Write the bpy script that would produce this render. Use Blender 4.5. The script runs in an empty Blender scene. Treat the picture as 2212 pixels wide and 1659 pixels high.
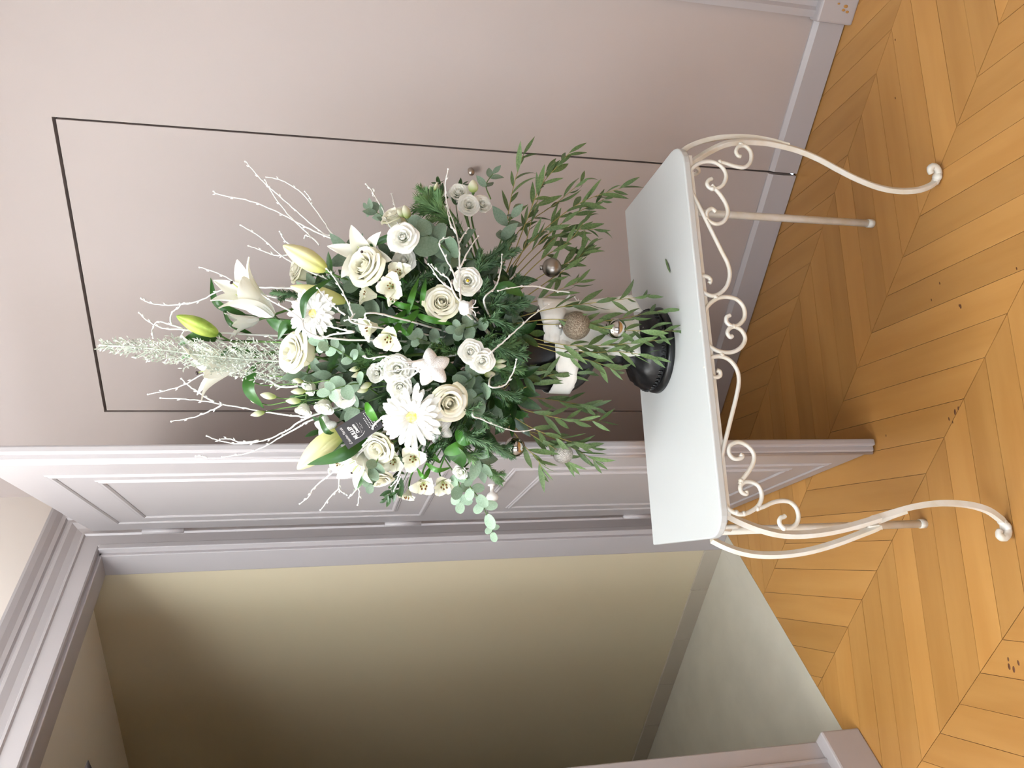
import bpy, math, random
import numpy as np
from mathutils import Matrix, Vector
rnd = random.Random(7)
sc = bpy.context.scene
COL = sc.collection
# ------------------------------------------------------------------ camera
F, PITCH, ROLL, YAW, CAMZ = 1684.6, .220808, -.0084945, -.560798, 1.5
fwd = np.array([math.sin(YAW)*math.cos(PITCH), math.cos(YAW)*math.cos(PITCH), -math.sin(PITCH)])
rt = np.array([math.cos(YAW), -math.sin(YAW), 0.]); dn = np.cross(fwd, rt)
_c, _s = math.cos(ROLL), math.sin(ROLL)
rt, dn = _c*rt + _s*dn, -_s*rt + _c*dn
EX, EY, EZ = dn, -rt, -fwd           # photo right, photo down, towards the viewer
O = np.array([0., 0., CAMZ])
cam = bpy.data.cameras.new('camera'); camo = bpy.data.objects.new('camera', cam); COL.objects.link(camo)
camo.matrix_world = Matrix(((dn[0], rt[0], -fwd[0], 0), (dn[1], rt[1], -fwd[1], 0), (dn[2], rt[2], -fwd[2], CAMZ), (0, 0, 0, 1)))
cam.sensor_fit = 'HORIZONTAL'; cam.sensor_width = 36; cam.lens = 36*F/2212; cam.clip_start = .02; cam.clip_end = 60
sc.camera = camo
# ------------------------------------------------------------------ daylight, exposure
w = bpy.data.worlds.new('sky'); sc.world = w; w.use_nodes = True
w.node_tree.nodes['Background'].inputs[0].default_value = (.80, .88, 1, 1); w.node_tree.nodes['Background'].inputs[1].default_value = 1.5
vs = sc.view_settings; vs.view_transform = 'Standard'; vs.look = 'None'; vs.gamma = 1; vs.use_curve_mapping = False; vs.exposure = 0.27
sc.cycles.max_bounces = 8; sc.cycles.diffuse_bounces = 6; sc.cycles.glossy_bounces = 3; sc.cycles.transmission_bounces = 4
sc.cycles.use_denoising = True; sc.cycles.use_adaptive_sampling = True; sc.cycles.adaptive_threshold = .05; sc.cycles.sample_clamp_indirect = 6; sc.cycles.caustics_reflective = False; sc.cycles.caustics_refractive = False
def area(name, loc, size, rot, power, col):
    l = bpy.data.lights.new(name, 'AREA'); l.shape = 'RECTANGLE'; l.size, l.size_y = size; l.energy = power; l.color = col
    o = bpy.data.objects.new(name, l); o.location = loc; o.rotation_euler = rot; COL.objects.link(o); return o
WIN = [(-1.75, -.55), (.35, 1.55)]      # window openings in the wall behind the photographer, x ranges
WZ0, WZ1, WY = .35, 2.85, -2.3
for (a, b), pw in zip(WIN, (50, 15)):
    area('window_daylight', ((a+b)/2, WY-.25, (WZ0+WZ1)/2), (b-a, WZ1-WZ0), (math.radians(90), 0, 0), pw, (.78, .89, 1.0))
# ------------------------------------------------------------------ geometry helpers
def ray(x, y):
    return rt*((829.5-y)/F)*1.0 + dn*((x-1106)/F) + fwd
def hit(x, y, p, n):
    d = ray(x, y); n = np.array(n, float); return O + d*(((np.array(p)-O)@n)/(d@n))
def onz(x, y, z): return hit(x, y, (0, 0, z), (0, 0, 1))
TZ = .735
VASE = np.array([-.878, 1.558, TZ])
HN = np.array([math.sin(YAW), math.cos(YAW), 0.])
def PX(x, y, off=0.):
    "point on the upright plane through the vase axis, moved off metres towards the viewer"
    p = hit(x, y, VASE, HN); d = O-p; return p + d*(off/np.linalg.norm(d))
def depth(p): return (np.array(p)-O) @ fwd
def pxm(p): return depth(p)/F          # metres per photo pixel there
def DIR(a, b, c):
    v = EX*a + EY*b + EZ*c; return v/np.linalg.norm(v)
def lin(c):
    return tuple(((v/255)/12.92 if v/255 <= .04045 else ((v/255+.055)/1.055)**2.4) for v in c)
MATS = {}
def pm(name, rgb, rough=.5, metal=0., var=0., vscale=8., rgb2=None, bump=0., bscale=60., transl=0., spec=.5, stretch=None, rand=0., coat=0., grad=None):
    m = bpy.data.materials.new(name); m.use_nodes = True; nt = m.node_tree; N = nt.nodes; L = nt.links
    bs = N['Principled BSDF']; bs.inputs['Roughness'].default_value = rough; bs.inputs['Metallic'].default_value = metal
    bs.inputs['Specular IOR Level'].default_value = spec; bs.inputs['Coat Weight'].default_value = coat
    c = lin(rgb); tc = N.new('ShaderNodeTexCoord'); out = None
    vec = tc.outputs['Object']
    if stretch:
        mp = N.new('ShaderNodeMapping'); mp.inputs['Scale'].default_value = stretch; L.new(vec, mp.inputs[0]); vec = mp.outputs[0]
    oi = N.new('ShaderNodeObjectInfo')
    if rand:
        ad = N.new('ShaderNodeVectorMath'); ad.operation = 'MULTIPLY_ADD'; L.new(oi.outputs['Random'], ad.inputs[0]); ad.inputs[1].default_value = (37, 53, 71); L.new(vec, ad.inputs[2]); vec = ad.outputs[0]
    c2 = lin(rgb2) if rgb2 else tuple(v*(1-var) for v in c)
    mix = N.new('ShaderNodeMix'); mix.data_type = 'RGBA'; mix.inputs[6].default_value = (*c, 1); mix.inputs[7].default_value = (*c2, 1); mix.inputs[0].default_value = 0
    if var or (rgb2 and not grad):
        nz = N.new('ShaderNodeTexNoise'); nz.inputs['Scale'].default_value = vscale; nz.inputs['Detail'].default_value = 5; L.new(vec, nz.inputs['Vector'])
        rp = N.new('ShaderNodeMapRange'); rp.inputs[1].default_value = .35; rp.inputs[2].default_value = .65; L.new(nz.outputs[0], rp.inputs[0]); L.new(rp.outputs[0], mix.inputs[0])
    if grad:                      # colour that runs along the thing's own length
        sx = N.new('ShaderNodeSeparateXYZ'); L.new(tc.outputs['Generated'], sx.inputs[0]); rp = N.new('ShaderNodeMapRange')
        rp.inputs[1].default_value, rp.inputs[2].default_value = grad[1], grad[2]; L.new(sx.outputs[grad[0]], rp.inputs[0]); L.new(rp.outputs[0], mix.inputs[0])
    out = mix.outputs[2]
    if rand:
        hs = N.new('ShaderNodeHueSaturation'); rr = N.new('ShaderNodeMapRange'); L.new(oi.outputs['Random'], rr.inputs[0]); rr.inputs[3].default_value = 1-rand; rr.inputs[4].default_value = 1+rand
        L.new(rr.outputs[0], hs.inputs['Value']); L.new(out, hs.inputs['Color']); out = hs.outputs[0]
    L.new(out, bs.inputs['Base Color'])
    if bump:
        nb = N.new('ShaderNodeTexNoise'); nb.inputs['Scale'].default_value = bscale; nb.inputs['Detail'].default_value = 4; L.new(vec, nb.inputs['Vector'])
        bp = N.new('ShaderNodeBump'); bp.inputs['Strength'].default_value = bump; bp.inputs['Distance'].default_value = .004; L.new(nb.outputs[0], bp.inputs['Height']); L.new(bp.outputs[0], bs.inputs['Normal'])
    if transl:
        tr = N.new('ShaderNodeBsdfTranslucent'); L.new(out, tr.inputs[0]); ms = N.new('ShaderNodeMixShader'); ms.inputs[0].default_value = transl
        L.new(bs.outputs[0], ms.inputs[1]); L.new(tr.outputs[0], ms.inputs[2]); L.new(ms.outputs[0], N['Material Output'].inputs[0])
    MATS[name] = m; return m
def me_(name, v, f, mat, smooth=True):
    m = bpy.data.meshes.new(name); m.from_pydata([tuple(map(float, p)) for p in v], [], f); m.materials.append(MATS[mat])
    if smooth: m.polygons.foreach_set('use_smooth', [True]*len(m.polygons))
    m.update(); return m
def ob(name, me, parent=None, M=None, label=None, cat=None, group=None, kind=None):
    o = bpy.data.objects.new(name, me); COL.objects.link(o)
    if parent: o.parent = parent
    if M is not None: o.matrix_basis = M
    if label: o['label'] = label
    if cat: o['category'] = cat
    if group: o['group'] = group
    if kind: o['kind'] = kind
    return o
def thing(name, label, cat, loc=(0, 0, 0), R=None, group=None):
    M = Matrix.Translation(Vector(loc))
    if R is not None: M = M @ R.to_4x4()
    o = ob(name, None, None, M, label, cat, group); o.empty_display_size = .02; return o
def shift(v, loc): return [(p[0]-loc[0], p[1]-loc[1], p[2]-loc[2]) for p in v]
class MB:
    def __init__(s): s.v = []; s.f = []
    def add(s, vf):
        k = len(s.v); s.v += [tuple(p) for p in vf[0]]; s.f += [tuple(i+k for i in q) for q in vf[1]]; return s
    def box(s, x0, x1, y0, y1, z0, z1):
        return s.add(([(x0, y0, z0), (x1, y0, z0), (x1, y1, z0), (x0, y1, z0), (x0, y0, z1), (x1, y0, z1), (x1, y1, z1), (x0, y1, z1)],
                      [(0, 3, 2, 1), (4, 5, 6, 7), (0, 1, 5, 4), (1, 2, 6, 5), (2, 3, 7, 6), (3, 0, 4, 7)]))
    def ob(s, name, mat, parent=None, M=None, smooth=False, bevel=0, **k):
        o = ob(name, me_(name, s.v, s.f, mat, smooth), parent, M, **k)
        if bevel:
            b = o.modifiers.new('bevel', 'BEVEL'); b.width = bevel; b.segments = 2; b.limit_method = 'ANGLE'
        return o
def prism(poly, z0, z1):
    n = len(poly); v = [(p[0], p[1], z0) for p in poly] + [(p[0], p[1], z1) for p in poly]
    return v, [tuple(range(n-1, -1, -1)), tuple(range(n, 2*n))] + [(i, (i+1) % n, n+(i+1) % n, n+i) for i in range(n)]
def sweep(profile, path, closed=False):
    "profile [(a,b)] swept along path of (point, A axis, B axis)"
    n = len(profile); v = []; f = []
    for p, A, B in path:
        v += [tuple(np.array(p)+np.array(A)*a+np.array(B)*b) for a, b in profile]
    for k in range(len(path)-1 + (1 if closed else 0)):
        k2 = (k+1) % len(path)
        for i in range(n):
            j = (i+1) % n; f.append((k*n+i, k*n+j, k2*n+j, k2*n+i))
    if not closed: f += [tuple(range(n-1, -1, -1)), tuple(range((len(path)-1)*n, len(path)*n))]
    return v, f
def cat(pts, n=6):
    "Catmull-Rom through pts"
    P = [np.array(p, float) for p in pts]
    if len(P) < 3: return [P[0]+(P[-1]-P[0])*i/n for i in range(n+1)]
    P = [2*P[0]-P[1]] + P + [2*P[-1]-P[-2]]; out = []
    for i in range(1, len(P)-2):
        a, b, c, d = P[i-1:i+3]
        for k in range(n):
            t = k/n; out.append(.5*((2*b)+(c-a)*t+(2*a-5*b+4*c-d)*t*t+(3*b-a-3*c+d)*t**3))
    out.append(P[-2]); return out
def tube(pts, rad, n=6, sq=False):
    P = [np.array(p, float) for p in pts]; m = len(P); R = rad if isinstance(rad, (list, tuple)) else [rad]*m
    T = [P[min(i+1, m-1)]-P[max(i-1, 0)] for i in range(m)]; T = [t/(np.linalg.norm(t)+1e-12) for t in T]
    a = np.array([0, 0, 1.]) if abs(T[0][2]) < .8 else np.array([1., 0, 0]); A = np.cross(T[0], a); A /= np.linalg.norm(A)
    v = []; f = []
    for i in range(m):
        A = A-T[i]*(A@T[i]); A /= np.linalg.norm(A)+1e-12; B = np.cross(T[i], A)
        for k in range(n):
            t = 2*math.pi*(k+.5)/n; v.append(tuple(P[i]+(A*math.cos(t)+B*math.sin(t))*R[i]))
    for i in range(m-1):
        for k in range(n):
            j = (k+1) % n; f.append((i*n+k, i*n+j, (i+1)*n+j, (i+1)*n+k))
    f += [tuple(range(n-1, -1, -1)), tuple(range((m-1)*n, m*n))]
    return v, f
def lathe(prof, n=32, fl=None):
    "prof [(r,z)], fl(theta, i) -> radius factor"
    v = []; f = []
    for i, (r, z) in enumerate(prof):
        for k in range(n):
            t = 2*math.pi*k/n; q = r*(fl(t, i) if fl else 1); v.append((q*math.cos(t), q*math.sin(t), z))
    for i in range(len(prof)-1):
        for k in range(n):
            j = (k+1) % n; f.append((i*n+k, i*n+j, (i+1)*n+j, (i+1)*n+k))
    f += [tuple(range(n-1, -1, -1)), tuple(range((len(prof)-1)*n, len(prof)*n))]
    return v, f
def ball(c, r, n=8, m=6, s=(1, 1, 1)):
    pr = [(math.sin(math.pi*i/m)*r, -math.cos(math.pi*i/m)*r) for i in range(m+1)]; pr[0] = (r*.02, -r); pr[-1] = (r*.02, r)
    v, f = lathe(pr, n); return [(c[0]+p[0]*s[0], c[1]+p[1]*s[1], c[2]+p[2]*s[2]) for p in v], f
def frame(z, x=None):
    "rotation with local Z along z and local X near x"
    z = np.array(z, float); z /= np.linalg.norm(z)
    x = np.array(x if x is not None else (EX if abs(z@EX) < .9 else EY), float); x = x-z*(x@z); x /= np.linalg.norm(x); y = np.cross(z, x)
    return Matrix(((x[0], y[0], z[0]), (x[1], y[1], z[1]), (x[2], y[2], z[2])))
# ------------------------------------------------------------------ materials of the setting
pm('wall_paint', (173, 161, 156), .62, var=.03, vscale=1.3, bump=.05, bscale=220)
pm('wall_cream', (225, 216, 208), .6, var=.03, vscale=1.3)
pm('trim_paint', (174, 168, 169), .40, var=.03, vscale=3, bump=.03, bscale=40)
pm('dark_gap', (30, 19, 16), .9)
pm('corridor_paint', (207, 195, 168), .6, var=.03, vscale=2)
pm('corridor_tile', (207, 201, 186), .45, var=.08, vscale=7)
pm('skirting_tile', (184, 174, 159), .4, var=.06, vscale=6, rand=.04)
pm('ceiling_white', (235, 231, 224), .7)
pm('steel', (190, 180, 170), .28, metal=1)
pm('oak', (179, 132, 73), .34, rgb2=(170, 122, 64), vscale=2.0, stretch=(1.3, 10, 1.3), rand=.11, bump=.03, bscale=30)
pm('oak_mark', (92, 52, 20), .6)
pm('joint_dark', (66, 36, 14), .8)
# ------------------------------------------------------------------ floor: chevron oak planks
XT, YW = -1.985, 2.375
fl = MB().box(XT, 2.4, WY, YW+.02, -.06, -.006).ob('floor', 'joint_dark', kind='structure')
def clip(poly, n, d):
    out = []
    for i in range(len(poly)):
        a, b = np.array(poly[i]), np.array(poly[(i+1) % len(poly)]); da, db = a@n-d, b@n-d
        if da >= 0: out.append(a)
        if (da >= 0) != (db >= 0): out.append(a+(b-a)*(da/(da-db)))
    return out
SP = [(2.519, .073-.39), (2.132, .073), (1.746, .023), (1.36, .05), (.966, -.003), (.577, .03), (.188, -.01), (-.2, .03), (-.59, 0)]
DX = [-.39, -.401, .378, -.404, .385, -.39, .388, -.388]
PITCHX = .117
for k in range(8):
    y0, j0 = SP[k]; y1 = SP[k+1][0]; dx = DX[k] if k else .39
    for i in range(-22, 16):
        a = j0+PITCHX*i; g = .0008
        q = [(a+g, y0-g), (a+PITCHX-g, y0-g), (a+PITCHX+dx-g, y1+g), (a+dx+g, y1+g)]
        q = clip(clip(clip([np.array(p) for p in q], np.array([1, 0]), XT+.001), np.array([0, -1]), -(YW-.002)), np.array([-1, 0]), -1.25)
        if len(q) < 3: continue
        c = sum(q)/len(q); d = np.array([dx, y1-y0]); d /= np.linalg.norm(d); nr = np.array([-d[1], d[0]])
        loc = [((p-c)@d, (p-c)@nr) for p in q]
        if sum(loc[t][0]*loc[(t+1) % len(loc)][1]-loc[(t+1) % len(loc)][0]*loc[t][1] for t in range(len(loc))) < 0: loc = loc[::-1]
        b = MB().add(prism(loc, -.012, 0))
        M = Matrix.Translation((c[0], c[1], rnd.uniform(-.0004, .0004))) @ Matrix.Rotation(math.atan2(d[1], d[0]), 4, 'Z')
        b.ob('plank', 'oak', fl, M)
for x, y, r in [(2063, 890, 6), (2070, 882, 4), (2050, 905, 4), (2058, 912, 3), (1934, 86, 3), (1934, 212, 3), (2075, 662, 5), (2072, 660, 3), (2030, 612, 3), (2012, 648, 3), (2196, 580, 3), (1914, 941, 3), (2180, 1440, 6), (2190, 1446, 6), (2178, 1424, 4), (2200, 1432, 5)]:
    p = onz(x, y, 0); s = r*.00075
    MB().add(ball((0, 0, 0), 1, 8, 4, (s*1.7, s*.8, .0009))).ob('knot', 'oak_mark', fl, Matrix.Translation((p[0], p[1], .0002)) @ Matrix.Rotation(rnd.uniform(.6, 1), 4, 'Z'))
# ------------------------------------------------------------------ right wall with the flush jib door
JX0, JX1, JZ = -1.618, -.643, 2.266
wr = MB()
wr.box(-2.06, JX0, YW, YW+.12, 0, 3.0).box(JX1, 2.4, YW, YW+.12, 0, 3.0).box(JX0, JX1, YW, YW+.12, JZ, 3.0)
wro = wr.ob('wall_right', 'wall_paint', kind='structure')
MB().box(JX0-.01, JX1+.01, YW+.035, YW+.11, 0, JZ+.01).ob('recess', 'dark_gap', wro)  # backing coloured near black, standing in for shade inside the door gap
d1 = MB().box(JX0+.0065, JX1-.0055, YW+.001, YW+.034, .012, JZ-.0085).ob('door_1', 'wall_paint', kind='structure', bevel=.0015)
d1['label'] = 'flush jib door painted like the pinkish wall, outlined by a dark gap'
def bboard(x0, x1, m0=0, m1=0, d=.016):
    # chamfered skirting, ends mitred by m0 / m1
    pr = [(0, .004), (-d, .004), (-d, .088), (-d*.35, .102), (0, .102)]
    return sweep(pr, [((x0, YW, 0), (0, 1, 0), (0, 0, 1)), ((x1, YW, 0), (0, 1, 0), (0, 0, 1))]), m0, m1
def bb(name, x0, x1, m0, m1, parent=None, kind=None):
    (v, f), m0, m1 = bboard(x0, x1); n = 5
    v = [(p[0] + (m0 if i < n else m1)*(YW-p[1])/.016, p[1], p[2]) for i, p in enumerate(v)]
    return MB().add((v, f)).ob(name, 'trim_paint', parent, kind=kind)
bb('baseboard_right', JX1+.002, -.165, .012, 0, kind='structure')
bb('skirting', JX0+.005, JX1-.007, .004, -.012, d1)
bb('baseboard_corner', -1.98, JX0-.002, 0, -.004, kind='structure')
kp = hit(1016, 368, (0, YW, 0), (0, 1, 0))
kb = lathe([(.002, 0), (.0085, 0), (.0085, .004), (.006, .007), (.006, .012), (.009, .015), (.0105, .02), (.0095, .026), (.005, .030), (.001, .031)], 20)
kn = MB().add(kb).ob('door_knob', 'steel', d1, Matrix.Translation((kp[0], YW+.001, kp[2])) @ Matrix.Rotation(math.radians(90), 4, 'X'), smooth=True)
kn['label'] = 'small brushed metal knob'
# casing at the right edge
tr = MB(); pr = [(0, 0), (0, -.022), (.02, -.03), (.03, -.022), (.045, -.022), (.055, -.038), (.075, -.045), (.16, -.045), (.16, 0)]
tr.add(sweep(pr, [((-.172, YW, .115), (1, 0, 0), (0, 1, 0)), ((-.172, YW, 2.4), (1, 0, 0), (0, 1, 0))]))
t1 = tr.ob('trim_1', 'trim_paint', kind='structure')
MB().box(-.180, 0, YW-.05, YW, 0, .118).ob('plinth_block', 'trim_paint', t1, bevel=.006)
for x, y, s in [(1822, 22, .004), (1827, 14, .005), (1830, 26, .004), (1812, 8, .003)]:
    p = hit(x, y, (0, YW-.05, 0), (0, 1, 0)); MB().add(ball((0, 0, 0), 1, 7, 4, (s, .0012, s*1.5))).ob('paint_chip', 'oak', t1, Matrix.Translation((p[0], YW-.0502, p[2])))
# ------------------------------------------------------------------ left wall with the doorway
OY0, OY1, OZ = 1.165, 2.085, 2.262
wl = MB().box(-2.06, -1.98, WY, OY0, 0, 3).box(-2.06, -1.98, OY1, YW, 0, 3).box(-2.06, -1.98, OY0, OY1, OZ, 3)
wl.ob('wall_left', 'wall_cream', kind='structure')
# moulded casing: section (across, out) from the opening outwards
cs = [(0, 0), (0, .020), (.004, .024), (.052, .024), (.056, .030), (.062, .030), (.066, .024), (.085, .028), (.104, .038), (.112, .038), (.116, .032), (.124, .032), (.128, .040), (.140, .044), (.154, .055), (.168, .062), (.176, .062), (.176, 0)]
X0 = -1.98
tt = MB(); z = np.array
path = [((X0, OY0, 0), (0, -1, 0), (1, 0, 0)), ((X0, OY0, OZ), (0, -1, 1), (1, 0, 0)), ((X0, OY1, OZ), (0, 1, 1), (1, 0, 0)), ((X0, OY1, 0), (0, 1, 0), (1, 0, 0))]
tt.add(sweep(cs, path)); t2 = tt.ob('trim_2', 'trim_paint', kind='structure')
for a, b in ((OY0-.182, OY0+.004), (OY1-.004, OY1+.182)):
    MB().box(X0, X0+.068, a, b, 0, .125).ob('plinth_block', 'trim_paint', t2, bevel=.006)
jl = MB().box(-2.066, -1.976, OY1-.024, OY1+.012, 0, OZ).box(-2.03, -1.955, OY1-.012, OY1+.012, 0, OZ).box(-2.066, -1.976, OY0-.012, OY0+.012, 0, OZ).box(-2.066, -1.976, OY0, OY1, OZ-.012, OZ+.012)
jl.ob('door_lining', 'trim_paint', t2, bevel=.003)
# open door leaf
HE = np.array([-1.185, 1.545, 0.]); ang = math.radians(-38); LW, LH = .925, 2.285
e = np.array([math.cos(ang), math.sin(ang), 0]); n = np.array([e[1], -e[0], 0])      # e: hinge -> free edge, n: face towards the viewer
def leafm(): return Matrix(((-e[0], n[0], 0, HE[0]), (-e[1], n[1], 0, HE[1]), (0, 0, 1, 0), (0, 0, 0, 1)))   # local x from free edge to hinge, y out of the face
d2 = ob('door_2', None, None, leafm(), kind='structure', label='open panelled door leaf painted lilac grey, seen nearly edge on')
lf = MB().box(0, LW, -.034, 0, .006, LH).ob('leaf', 'trim_paint', d2, bevel=.004)
MB().box(-.012, .012, -.034, -.014, .006, LH).ob('meeting_rebate', 'trim_paint', d2, bevel=.005)
MB().add(tube([(.012, .001, .006), (.012, .001, LH)], .006, 8)).ob('edge_bead', 'trim_paint', d2, smooth=True)
def frame_mould(name, s0, s1, z0, z1, wd, h):
    pr = [(0, 0), (wd*.15, h*.55), (wd*.35, h*.45), (wd*.5, h), (wd*.75, h), (wd, h*.3), (wd, 0)]
    pth = [((s0, 0, z0), (1, 0, 1), (0, 1, 0)), ((s1, 0, z0), (-1, 0, 1), (0, 1, 0)), ((s1, 0, z1), (-1, 0, -1), (0, 1, 0)), ((s0, 0, z1), (1, 0, -1), (0, 1, 0))]
    MB().add(sweep(pr, pth, True)).ob(name, 'trim_paint', d2)
for z0, z1 in ((.05, 1.03), (1.205, 2.185)):
    frame_mould('panel_moulding', .14, .80, z0, z1, .018, .0045)
    frame_mould('panel_moulding', .20, .71, z0+.095, z1-.095, .020, .005)
for zz in (.3, 1.2, 2.0):
    MB().add(tube([(LW+.002, .006, zz), (LW+.002, .006, zz+.13)], .009, 10)).ob('hinge', 'trim_paint', d2, smooth=True)
hp = hit(1062, 1047, HE, n); hl = np.array([-(hp-HE)@e, 0, hp[2]])
MB().add(lathe([(.003, 0), (.016, 0), (.016, .004), (.008, .006), (.008, .03), (.02, .038), (.026, .052), (.02, .064), (.004, .068)], 20)).ob('porcelain_knob', 'ceiling_white', d2, Matrix.Translation((hl[0], 0, hl[2])) @ Matrix.Scale(.72, 4) @ Matrix.Rotation(math.radians(-90), 4, 'X'), smooth=True)
# ------------------------------------------------------------------ corridor beyond the doorway
CY = 2.068
cw = MB().box(-7, -2.0601, CY, CY+.1, 0, 2.5).ob('wall_corridor', 'corridor_paint', kind='structure')
for i in range(14):
    x1 = -2.062-.0 - (.225 if i else 0) - .3*(i-1 if i else 0); x0 = x1-(.3 if i else .225)
    MB().box(x0+.001, x1-.001, CY-.009, CY, 0, .074).ob('skirting_tile', 'skirting_tile', cw, bevel=.0015)
MB().box(-7, -2.0607, .55, CY, -.05, 0).ob('floor_corridor', 'corridor_tile', kind='structure')
MB().box(-2.0605, XT, OY0-.02, OY1+.02, -.05, 0).ob('threshold', 'corridor_tile', kind='structure')
MB().box(-7, -2.0605, .45, .55, 0, 2.5).ob('wall_corridor_far', 'corridor_paint', kind='structure')
MB().box(-7.1, -7, .45, CY+.1, 0, 2.5).ob('wall_corridor_end', 'corridor_paint', kind='structure')
MB().box(-7, -2.0605, .45, CY+.1, 2.312, 2.4).ob('ceiling_corridor', 'ceiling_white', kind='structure')
p = hit(190, 1642, (0, 1.3, 0), (0, 1, 0)); sR = frame(rt)
sn = thing('corridor_sconce', 'dark pointed tip of a wall fitting high in the corridor at the photo edge', 'lamp', p-rt*.12, sR)
MB().add(lathe([(.012, 0), (.03, .005), (.028, .02), (.018, .06), (.008, .1), (.001, .12)], 16)).ob('pointed_shade', 'dark_gap', sn, smooth=True)
MB().add(tube([(0, 0, 0), (0, 0, -.05), (0, .0, -.25)], .006, 8)).ob('arm', 'dark_gap', sn, smooth=True)
# ------------------------------------------------------------------ rest of the room behind the photographer
wb = MB(); xs = [-2.06] + [v for ab in WIN for v in ab] + [2.5]
for i in range(0, len(xs), 2): wb.box(xs[i], xs[i+1], WY-.25, WY, 0, 3)
for a, b in WIN: wb.box(a, b, WY-.25, WY, 0, WZ0).box(a, b, WY-.25, WY, WZ1, 3)
wb.ob('wall_back', 'wall_cream', kind='structure')
for i, (a, b) in enumerate(WIN):
    fr = MB()
    for x in (a, (a+b)/2-.03, b-.06): fr.box(x, x+.06, WY-.16, WY-.1, WZ0, WZ1)
    for zz in (WZ0, WZ0+.7, WZ0+1.4, WZ1-.06): fr.box(a, b, WY-.155, WY-.105, zz, zz+.05)
    fr.ob('window_%d' % (i+1), 'ceiling_white', kind='structure')
MB().box(2.4, 2.5, WY, YW+.1, 0, 3).ob('wall_side', 'wall_cream', kind='structure')
MB().box(-2.06, 2.5, WY-.25, YW+.12, 2.95, 3.05).ob('ceiling', 'ceiling_white', kind='structure')

# unseen bowl uplight, added to brighten the ceiling and upper walls
lp = thing('added_uplight', 'unseen white bowl uplight added below the ceiling to brighten it', 'lamp', (-1.15, .25, 2.95))
MB().add(lathe([(.02, -.74), (.16, -.72), (.27, -.66), (.32, -.58), (.31, -.58), (.26, -.645), (.15, -.70), (.02, -.715)], 40)).ob('bowl', 'ceiling_white', lp, smooth=True)
for k in range(3):
    a = 2.1*k; MB().add(tube([(.3*math.cos(a), .3*math.sin(a), -.6), (.01*math.cos(a), .01*math.sin(a), -.02)], .003, 6)).ob('uplight_chain', 'steel', lp, smooth=True)
MB().add(lathe([(.02, -.05), (.05, -.04), (.06, 0), (.01, .0)], 16)).ob('uplight_mount', 'ceiling_white', lp, smooth=True)
ld = bpy.data.lights.new('added_uplight_source', 'AREA'); ld.shape = 'DISK'; ld.size = .5; ld.energy = 165; ld.color = (.82, .91, 1)  # added light aimed upwards, bounces off the ceiling
lo = ob('added_uplight_source', ld, lp, Matrix.Translation((0, 0, -.6)) @ Matrix.Rotation(math.pi, 4, 'X'))
# ------------------------------------------------------------------ console table
pm('white_board', (199, 202, 202), .32, var=.02, vscale=5)
pm('white_iron', (225, 224, 219), .36, rgb2=(217, 212, 198), vscale=26, bump=.08, bscale=70)
TH = math.radians(46); TU = np.array([math.cos(TH), math.sin(TH), 0]); TW = np.array([math.sin(TH), -math.cos(TH), 0])
def T(u, w_, z=TZ): return np.array([VASE[0], VASE[1], 0])+TU*u+TW*w_+np.array([0, 0, z])
tab = thing('console_table', 'white console table with a flat top and scrolled wrought iron legs, set across the corner', 'table', T(-.013, .05, 0))
tl = tuple(tab.location)
def part(name, vf, mat, smooth=True, label=None, bevel=0, parent=None):
    b = MB().add((shift(vf[0], tl), vf[1])); o = b.ob(name, mat, parent or tab, smooth=smooth, bevel=bevel)
    if label: o['label'] = label
    return o
def rounded(u0, u1, w0, w1, r):
    pts = [(u0, w0), (u1, w0)]
    for cx, cy, a0 in ((u1-r, w1-r, 0), (u0+r, w1-r, 90)):
        pts += [(cx+r*math.cos(math.radians(a0+t)), cy+r*math.sin(math.radians(a0+t))) for t in range(0, 91, 15)]
    return pts
pl = [T(u, w_)[:2] for u, w_ in rounded(-.462, .436, -.131, .238, .058)]
if sum(pl[i][0]*pl[(i+1) % len(pl)][1]-pl[(i+1) % len(pl)][0]*pl[i][1] for i in range(len(pl))) < 0: pl = pl[::-1]
part('table_top', prism(pl, TZ-.017, TZ), 'white_board', smooth=False, bevel=.003, label='flat white board with rounded front corners')
# front apron: scrolls in the upright plane under the front edge
FP = T(0, .231, 0)
def fpt(x, y): return hit(x, y, FP, TW)
def scroll(name, pts, r=.0048, fn=fpt, n=5):
    P = cat([fn(*p) for p in pts], n); part(name, tube(P, r, 8), 'white_iron')
def curl(name, pts, **k): scroll(name, pts, **k)
def zz(a, b, sx, sy, s): return (sx+a*s, sy+b*s)
A = lambda *q: [(1340+a*.3436, 260+b*.3436) for a, b in q]      # picked on an enlarged view
B = lambda *q: [(1500+a*.217, 900+b*.217) for a, b in q]
S = lambda *q: [(1340+a*.3942, 740+b*.3942) for a, b in q]
curl('scroll', A((577, 366), (556, 376), (545, 400), (562, 425), (600, 430), (645, 405), (665, 350), (640, 295), (585, 262), (520, 262), (465, 290), (435, 335), (432, 390), (450, 455), (490, 530), (540, 630), (590, 730), (640, 830), (675, 900), (688, 970), (670, 1040), (630, 1085), (580, 1103), (530, 1085), (497, 1050), (492, 1010), (515, 980), (550, 985), (568, 1005), (560, 1025)))
curl('scroll', A((600, 575), (575, 556), (548, 570), (540, 600), (560, 635), (605, 652), (650, 635), (675, 585), (665, 530), (630, 470), (590, 425), (575, 405)))
curl('scroll', A((757, 226), (740, 222), (727, 195), (745, 165), (785, 162), (820, 200), (818, 260), (780, 295), (725, 290), (660, 270), (625, 262)))
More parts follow.
